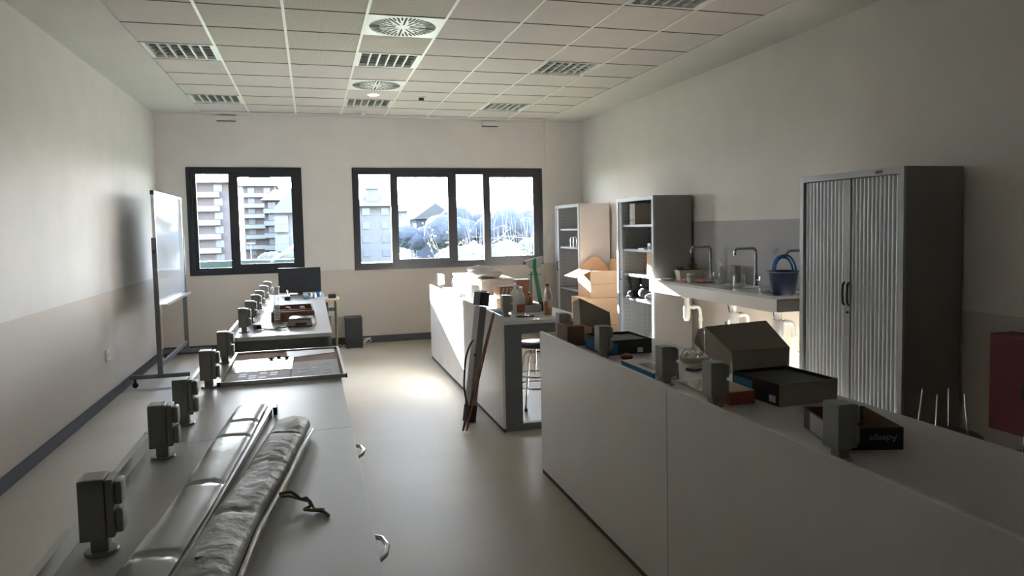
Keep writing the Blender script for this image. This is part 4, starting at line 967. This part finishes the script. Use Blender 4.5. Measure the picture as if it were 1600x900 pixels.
for y, nm in ((ya-.04, 'near'), (yb_+.04, 'far')):
    p = MB().box(-.025, .025, y-.015, y+.015, .135, 1.60, .003).obj('post', 'stand_grey', o)
    MB().cyl((.0, y-.025, 1.45), (0, y-.015, 1.45), .02).obj('pivot_knob', 'mid_plastic', p, True)
    f = MB().box(-.30, .29, y-.02, y+.02, .09, .134, .003).obj('foot_beam', 'stand_grey', o)
    for x in (-.25, .24):
        c_ = MB().cyl((x-.0, y-.012, .03), (x, y+.012, .03), .03, n=18).box(x-.012, x+.012, y-.017, y+.017, .05, .09, .003); c_.obj('caster', 'dark_plastic', f, True)
MB().box(-.015, .015, ya-.025, yb_+.025, .20, .245, .003).obj('cross_bar', 'stand_grey', o)

# wall outlet
o = thing('wall_outlet', (0, 7.87, .465), 'white double wall outlet low on the left wall', 'outlet')
MB().box(.0, .012, -.07, .07, -.055, .055, .004).obj('plate', 'white_plastic', o)
for y in (-.033, .033): MB().cyl((.0125, y, 0), (.0145, y, 0), .022).obj('socket', 'cream_plastic', o, True)

# ------------------------------------------------------------------ outside
CX, CY_, CZ = 1.9564, 0, 1.6281
GZ = -4.6
struct('ground_outside', MB().box(-140, 160, 11.2, 330, GZ-.4, GZ), 'grass')
struct('street', MB().box(-60, 40, 118, 134, GZ, GZ+.05), 'asphalt')
struct('added_sunshade', MB().box(2.2, 6.4, YF+.3, YF+3.1, 2.75, 2.9), 'render_pale')  # unseen slab added over the wide window to cut the sun from above
xa = lambda x, D: x-.199*D
struct('added_sun_slab', MB().hexa([(xa(3.32, 3.12), YF+3.12, 2.79), (xa(4.22, 3.12), YF+3.12, 2.79), (xa(4.22, 7.6), YF+7.6, 3.07), (xa(3.32, 7.6), YF+7.6, 3.07),  # sloping slab added just out of sight to keep sun off the right side
    (xa(3.32, 3.12), YF+3.12, 2.89), (xa(4.22, 3.12), YF+3.12, 2.89), (xa(4.22, 7.6), YF+7.6, 3.17), (xa(3.32, 7.6), YF+7.6, 3.17)]), 'render_pale')
def block(name, x0, x1, y0, y1, z1, lb, floors, wall, band, roof=True, hip=2.5, bands=True, wins=True):
    o = thing(name, (x0, y0, GZ), lb, 'building'); w_, d_, H = x1-x0, y1-y0, z1-GZ
    MB().box(0, w_, 0, d_, 0, H).obj('wall', wall, o)
    fh = H/floors
    for i in range(floors):
        if bands and i: MB().box(-.2, w_*.78, -1.1, 0, i*fh-.15, i*fh+fh*.32).obj('balcony', band, o)
        if wins:
            k = max(2, int(w_/3.2))
            for j in range(k):
                xx = (j+.5)*w_/k; f = MB().box(xx-.75, xx+.75, -.12, 0, i*fh+fh*.36, i*fh+fh*.86).obj('window', 'glazing_blue', o)
                MB().box(xx-.05, xx+.05, -.16, -.12, i*fh+fh*.36, i*fh+fh*.86).obj('mullion', 'render_white', f)
    if roof:
        e_ = .8; mb = MB().hexa([(-e_, -e_-.8, H), (w_+e_, -e_-.8, H), (w_+e_, d_+e_, H), (-e_, d_+e_, H), (w_*.3, d_*.4, H+hip), (w_*.7, d_*.4, H+hip), (w_*.7, d_*.6, H+hip), (w_*.3, d_*.6, H+hip)])
        mb.obj('roof', 'roof_blue', o)
    return o
block('apartment_block', -21.5, -12.6, 150, 166, 11.4, 'pink and white banded apartment block behind the left window pane', 6, 'brick_pink', 'render_white', True, 1.6)
block('apartment_block', -13.2, -6.0, 185, 200, 12.8, 'tall hazy pink apartment block just right of the banded one', 7, 'brick_pink', 'render_white', True, 3.5)
block('apartment_block', -7.4, -1.5, 166, 180, 8.6, 'lower pink block between the tall one and the glazed building', 5, 'brick_pink', 'render_white', True, 2.6)
o = block('bay_building', -4.2, 6.5, 140, 152, 5.2, 'pale building with gridded bay windows and a hipped slate roof', 3, 'render_white', 'render_white', True, 5.2, False, False)
for z in (3.9, 7.4):
    b_ = MB().box(-.05, 2.3, -.9, 0, z-1.1, z+1.9).obj('bay_window', 'glazing_blue', o); mb = MB()
    for i in range(5): mb.box(-.05+i*.56, .06+i*.56, -1, -.9, z-1.1, z+1.9)
    for i in range(3): mb.box(-.05, 2.3, -1, -.9, z-1.1+i*1.45, z-1.0+i*1.45)
    mb.obj('glazing_bar', 'render_white', b_)
o = block('bay_building', 11.0, 18.6, 150, 162, 6.6, 'grey-blue building with turret seen in the first pane of the wide window', 4, 'render_pale', 'render_pale', True, 2.6, False, True)
MB().box(2.2, 4.6, 1, 4, 11.2, 14.8).obj('turret', 'render_pale', o); MB().hexa([(1.8, .6, 14.8), (5.0, .6, 14.8), (5.0, 4.4, 14.8), (1.8, 4.4, 14.8), (3.2, 2.4, 15.8), (3.6, 2.4, 15.8), (3.6, 2.6, 15.8), (3.2, 2.6, 15.8)]).obj('turret_roof', 'roof_blue', o)
block('house', 24.5, 29.0, 210, 222, 7.0, 'pale distant house with low roof behind the gabled one', 3, 'render_white', 'render_pale', True, 2.2, False, True)
o = thing('house', (18.8, 120, GZ), 'dark gabled house above the trees in the wide window', 'house')
MB().box(0, 6.4, 0, 8, 0, 8.0).obj('wall', 'haze_tree', o)
MB().hexa([(-.6, -.6, 8.0), (7.0, -.6, 8.0), (7.0, 8.6, 8.0), (-.6, 8.6, 8.0), (3.1, -.6, 10.6), (3.3, -.6, 10.6), (3.3, 8.6, 10.6), (3.1, 8.6, 10.6)]).obj('roof', 'roof_blue', o)
sb = block('added_sun_block', -26, -5.6, 49, 60, 15.5, 'pale unseen block added to the left, keeping sun off the left window', 5, 'render_pale', 'render_white', False, 1, False, True)  # out-of-view block added so the sun misses the left window
sb.location = (-5.6, 49, GZ); sb.rotation_euler = (0, 0, math.radians(11.3))
for ch in sb.children:
    for v in ch.data.vertices: v.co.x -= 20.4
    for g in ch.children:
        for v in g.data.vertices: v.co.x -= 20.4
def crown(name, c, r, lb, m, sc=(1, 1, 1), n=5, h=None):
    o = thing(name, (c[0], c[1], GZ), lb, 'tree' if 'tree' in name else 'bush', 'trees and bushes outside the windows'); mb = MB()
    for i in range(n):
        mb.ball((random.uniform(-.6, .6)*r*sc[0], random.uniform(-.35, .35)*r, c[2]-GZ+random.uniform(-.35, .25)*r*sc[2]), r*random.uniform(.5, .75), 4, (sc[0]*1.15, 1, sc[2]), 0)
    for v in mb.b.verts:
        k = noise.fractal(v.co*(2.2/r)+Vector(c), 1.0, 2.0, 5)+.6*noise.noise(v.co*(14/r)); v.co += Vector((.5, .2, .8))*k*r*.16
    mb.obj('foliage', m, o)
    MB().cyl((0, 0, 0), (0, 0, max(.3, c[2]-GZ-r*.2)), .06*r+.05, n=8).obj('trunk', 'bark', o)
    return o
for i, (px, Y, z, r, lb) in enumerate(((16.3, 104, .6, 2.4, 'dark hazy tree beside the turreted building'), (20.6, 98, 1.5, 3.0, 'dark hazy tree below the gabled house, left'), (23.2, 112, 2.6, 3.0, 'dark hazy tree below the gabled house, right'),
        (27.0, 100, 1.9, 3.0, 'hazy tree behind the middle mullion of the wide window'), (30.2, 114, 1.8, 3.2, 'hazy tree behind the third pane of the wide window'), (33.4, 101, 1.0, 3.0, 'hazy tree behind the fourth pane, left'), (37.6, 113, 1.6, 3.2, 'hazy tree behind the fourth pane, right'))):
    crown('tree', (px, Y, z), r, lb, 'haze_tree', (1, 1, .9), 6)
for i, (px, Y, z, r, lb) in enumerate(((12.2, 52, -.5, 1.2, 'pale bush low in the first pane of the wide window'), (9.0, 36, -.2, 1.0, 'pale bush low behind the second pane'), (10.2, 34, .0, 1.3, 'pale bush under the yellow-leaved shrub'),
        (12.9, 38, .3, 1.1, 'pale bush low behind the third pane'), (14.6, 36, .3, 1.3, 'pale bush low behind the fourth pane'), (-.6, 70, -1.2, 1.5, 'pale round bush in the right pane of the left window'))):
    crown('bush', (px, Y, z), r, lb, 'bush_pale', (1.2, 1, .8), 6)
MB().box(-12, 6, 62, 63.5, GZ, -.55).obj('hedge', 'hedge_green', None, label='clipped green hedge along the bottom of the left window', cat='hedge')
MB().box(-12, -4.6, 100, 101, GZ, -2.0).obj('shop_front', 'glazing_blue', None, label='row of dark shop fronts at the foot of the banded apartment block', cat='shop front')
o = thing('street_lamp', (-4.8, 90, GZ), 'pale street lamp in the right pane of the left window', 'street lamp')
MB().cyl((0, 0, 0), (0, 0, 5.0), .08, .05).obj('pole', 'render_white', o); MB().box(-.45, .45, -.15, .15, 4.95, 5.1).obj('lamp_head', 'render_white', o)
o = thing('canopy', (1.1, 24, GZ), 'white sloping canopy corner low in the left window', 'canopy')
MB().slab([(-.35, 0, 5.3), (.9, 0, 6.1), (.9, 2, 6.1), (-.35, 2, 5.3)], .08).obj('canopy_roof', 'render_white', o); MB().cyl((.7, 1, 0), (.7, 1, 5.9), .05).obj('post', 'render_white', o)
# yellow-leaved shrub, reeds and the bare tree
o = thing('yellow_shrub', (6.2, 22, GZ), 'thin shrub with scattered yellow leaves in the middle of the wide window', 'shrub')
mb = MB(); lf = MB()
for i in range(22):
    a = random.uniform(0, 6.28); b0 = Vector((0, 0, 4.0)); tip = Vector((random.uniform(-1.0, .9), random.uniform(-.8, .8), random.uniform(5.3, 6.7)))
    mid = b0.lerp(tip, .5)+Vector((random.uniform(-.15, .15), 0, .2)); mb.tube([b0, mid, tip], [.014, .008, .003], 5)
    for k in range(10):
        p = mid.lerp(tip, random.uniform(-.3, 1))+Vector((random.gauss(0, .06), random.gauss(0, .06), random.gauss(0, .05))); s_ = random.uniform(.015, .035)
        q = random.uniform(0, 3); lf.slab([p+Vector((s_*math.cos(q+j*PI/2), 0.3*s_*math.sin(j), s_*math.sin(q+j*PI/2))) for j in range(4)], .003)
mb.tube([(0, 0, 0), (0, 0, 4.0)], .05, 6)
mb.obj('stem', 'bark', o); lf.obj('foliage', 'leaf_yellow', o)
o = thing('reed_clump', (8.2, 24, GZ), 'tangle of pale dry stems behind the third and fourth panes', 'reeds', kind='stuff')
mb = MB()
for i in range(150):
    x = random.uniform(-1.1, 3.1); y = random.uniform(-1, 1.5); z = random.uniform(5.0, 7.0)
    mb.tube([(x, y, 3.4), (x+random.uniform(-.15, .15), y, (3.4+z)/2), (x+random.uniform(-.35, .35), y, z)], [.012, .009, .004], 4)
mb.box(-1.1, 3.1, -1, 1.5, 0, 3.4)
mb.obj('stems', 'reed', o)
o = thing('bare_tree', (8.15, 18, GZ), 'leafless tree at the right end of the wide window', 'tree')
MB().tube([(0, 0, 0), (-.05, 0, 4), (-.25, 0, 6.2), (-.5, 0, 8)], [.12, .10, .08, .03], 8).obj('trunk', 'bark', o)
mb = MB(); random.seed(5)
def branch(p, d, L, r, n):
    pts = [p]
    for i in range(4): d = (d+Vector((random.gauss(0, .14), random.gauss(0, .1), random.gauss(0, .12)))).normalized(); pts.append(pts[-1]+d*L/4)
    mb.tube(pts, [r, r*.8, r*.6, r*.45, r*.3], 5)
    if n:
        for q in pts[1:]: branch(q, (d+Vector((random.gauss(0, .5), random.gauss(0, .3), random.gauss(.1, .5)))).normalized(), L*.55, r*.5, n-1)
for z, dx, dz in ((5.9, -.9, .15), (6.3, -.8, .7), (6.0, -.6, .9), (6.6, .5, .8), (5.5, -.9, .1), (6.9, -.7, .6)): branch(Vector((-.2, 0, z)), Vector((dx, 0, dz)).normalized(), 1.3, .022, 2)
mb.obj('branch', 'bark', o)
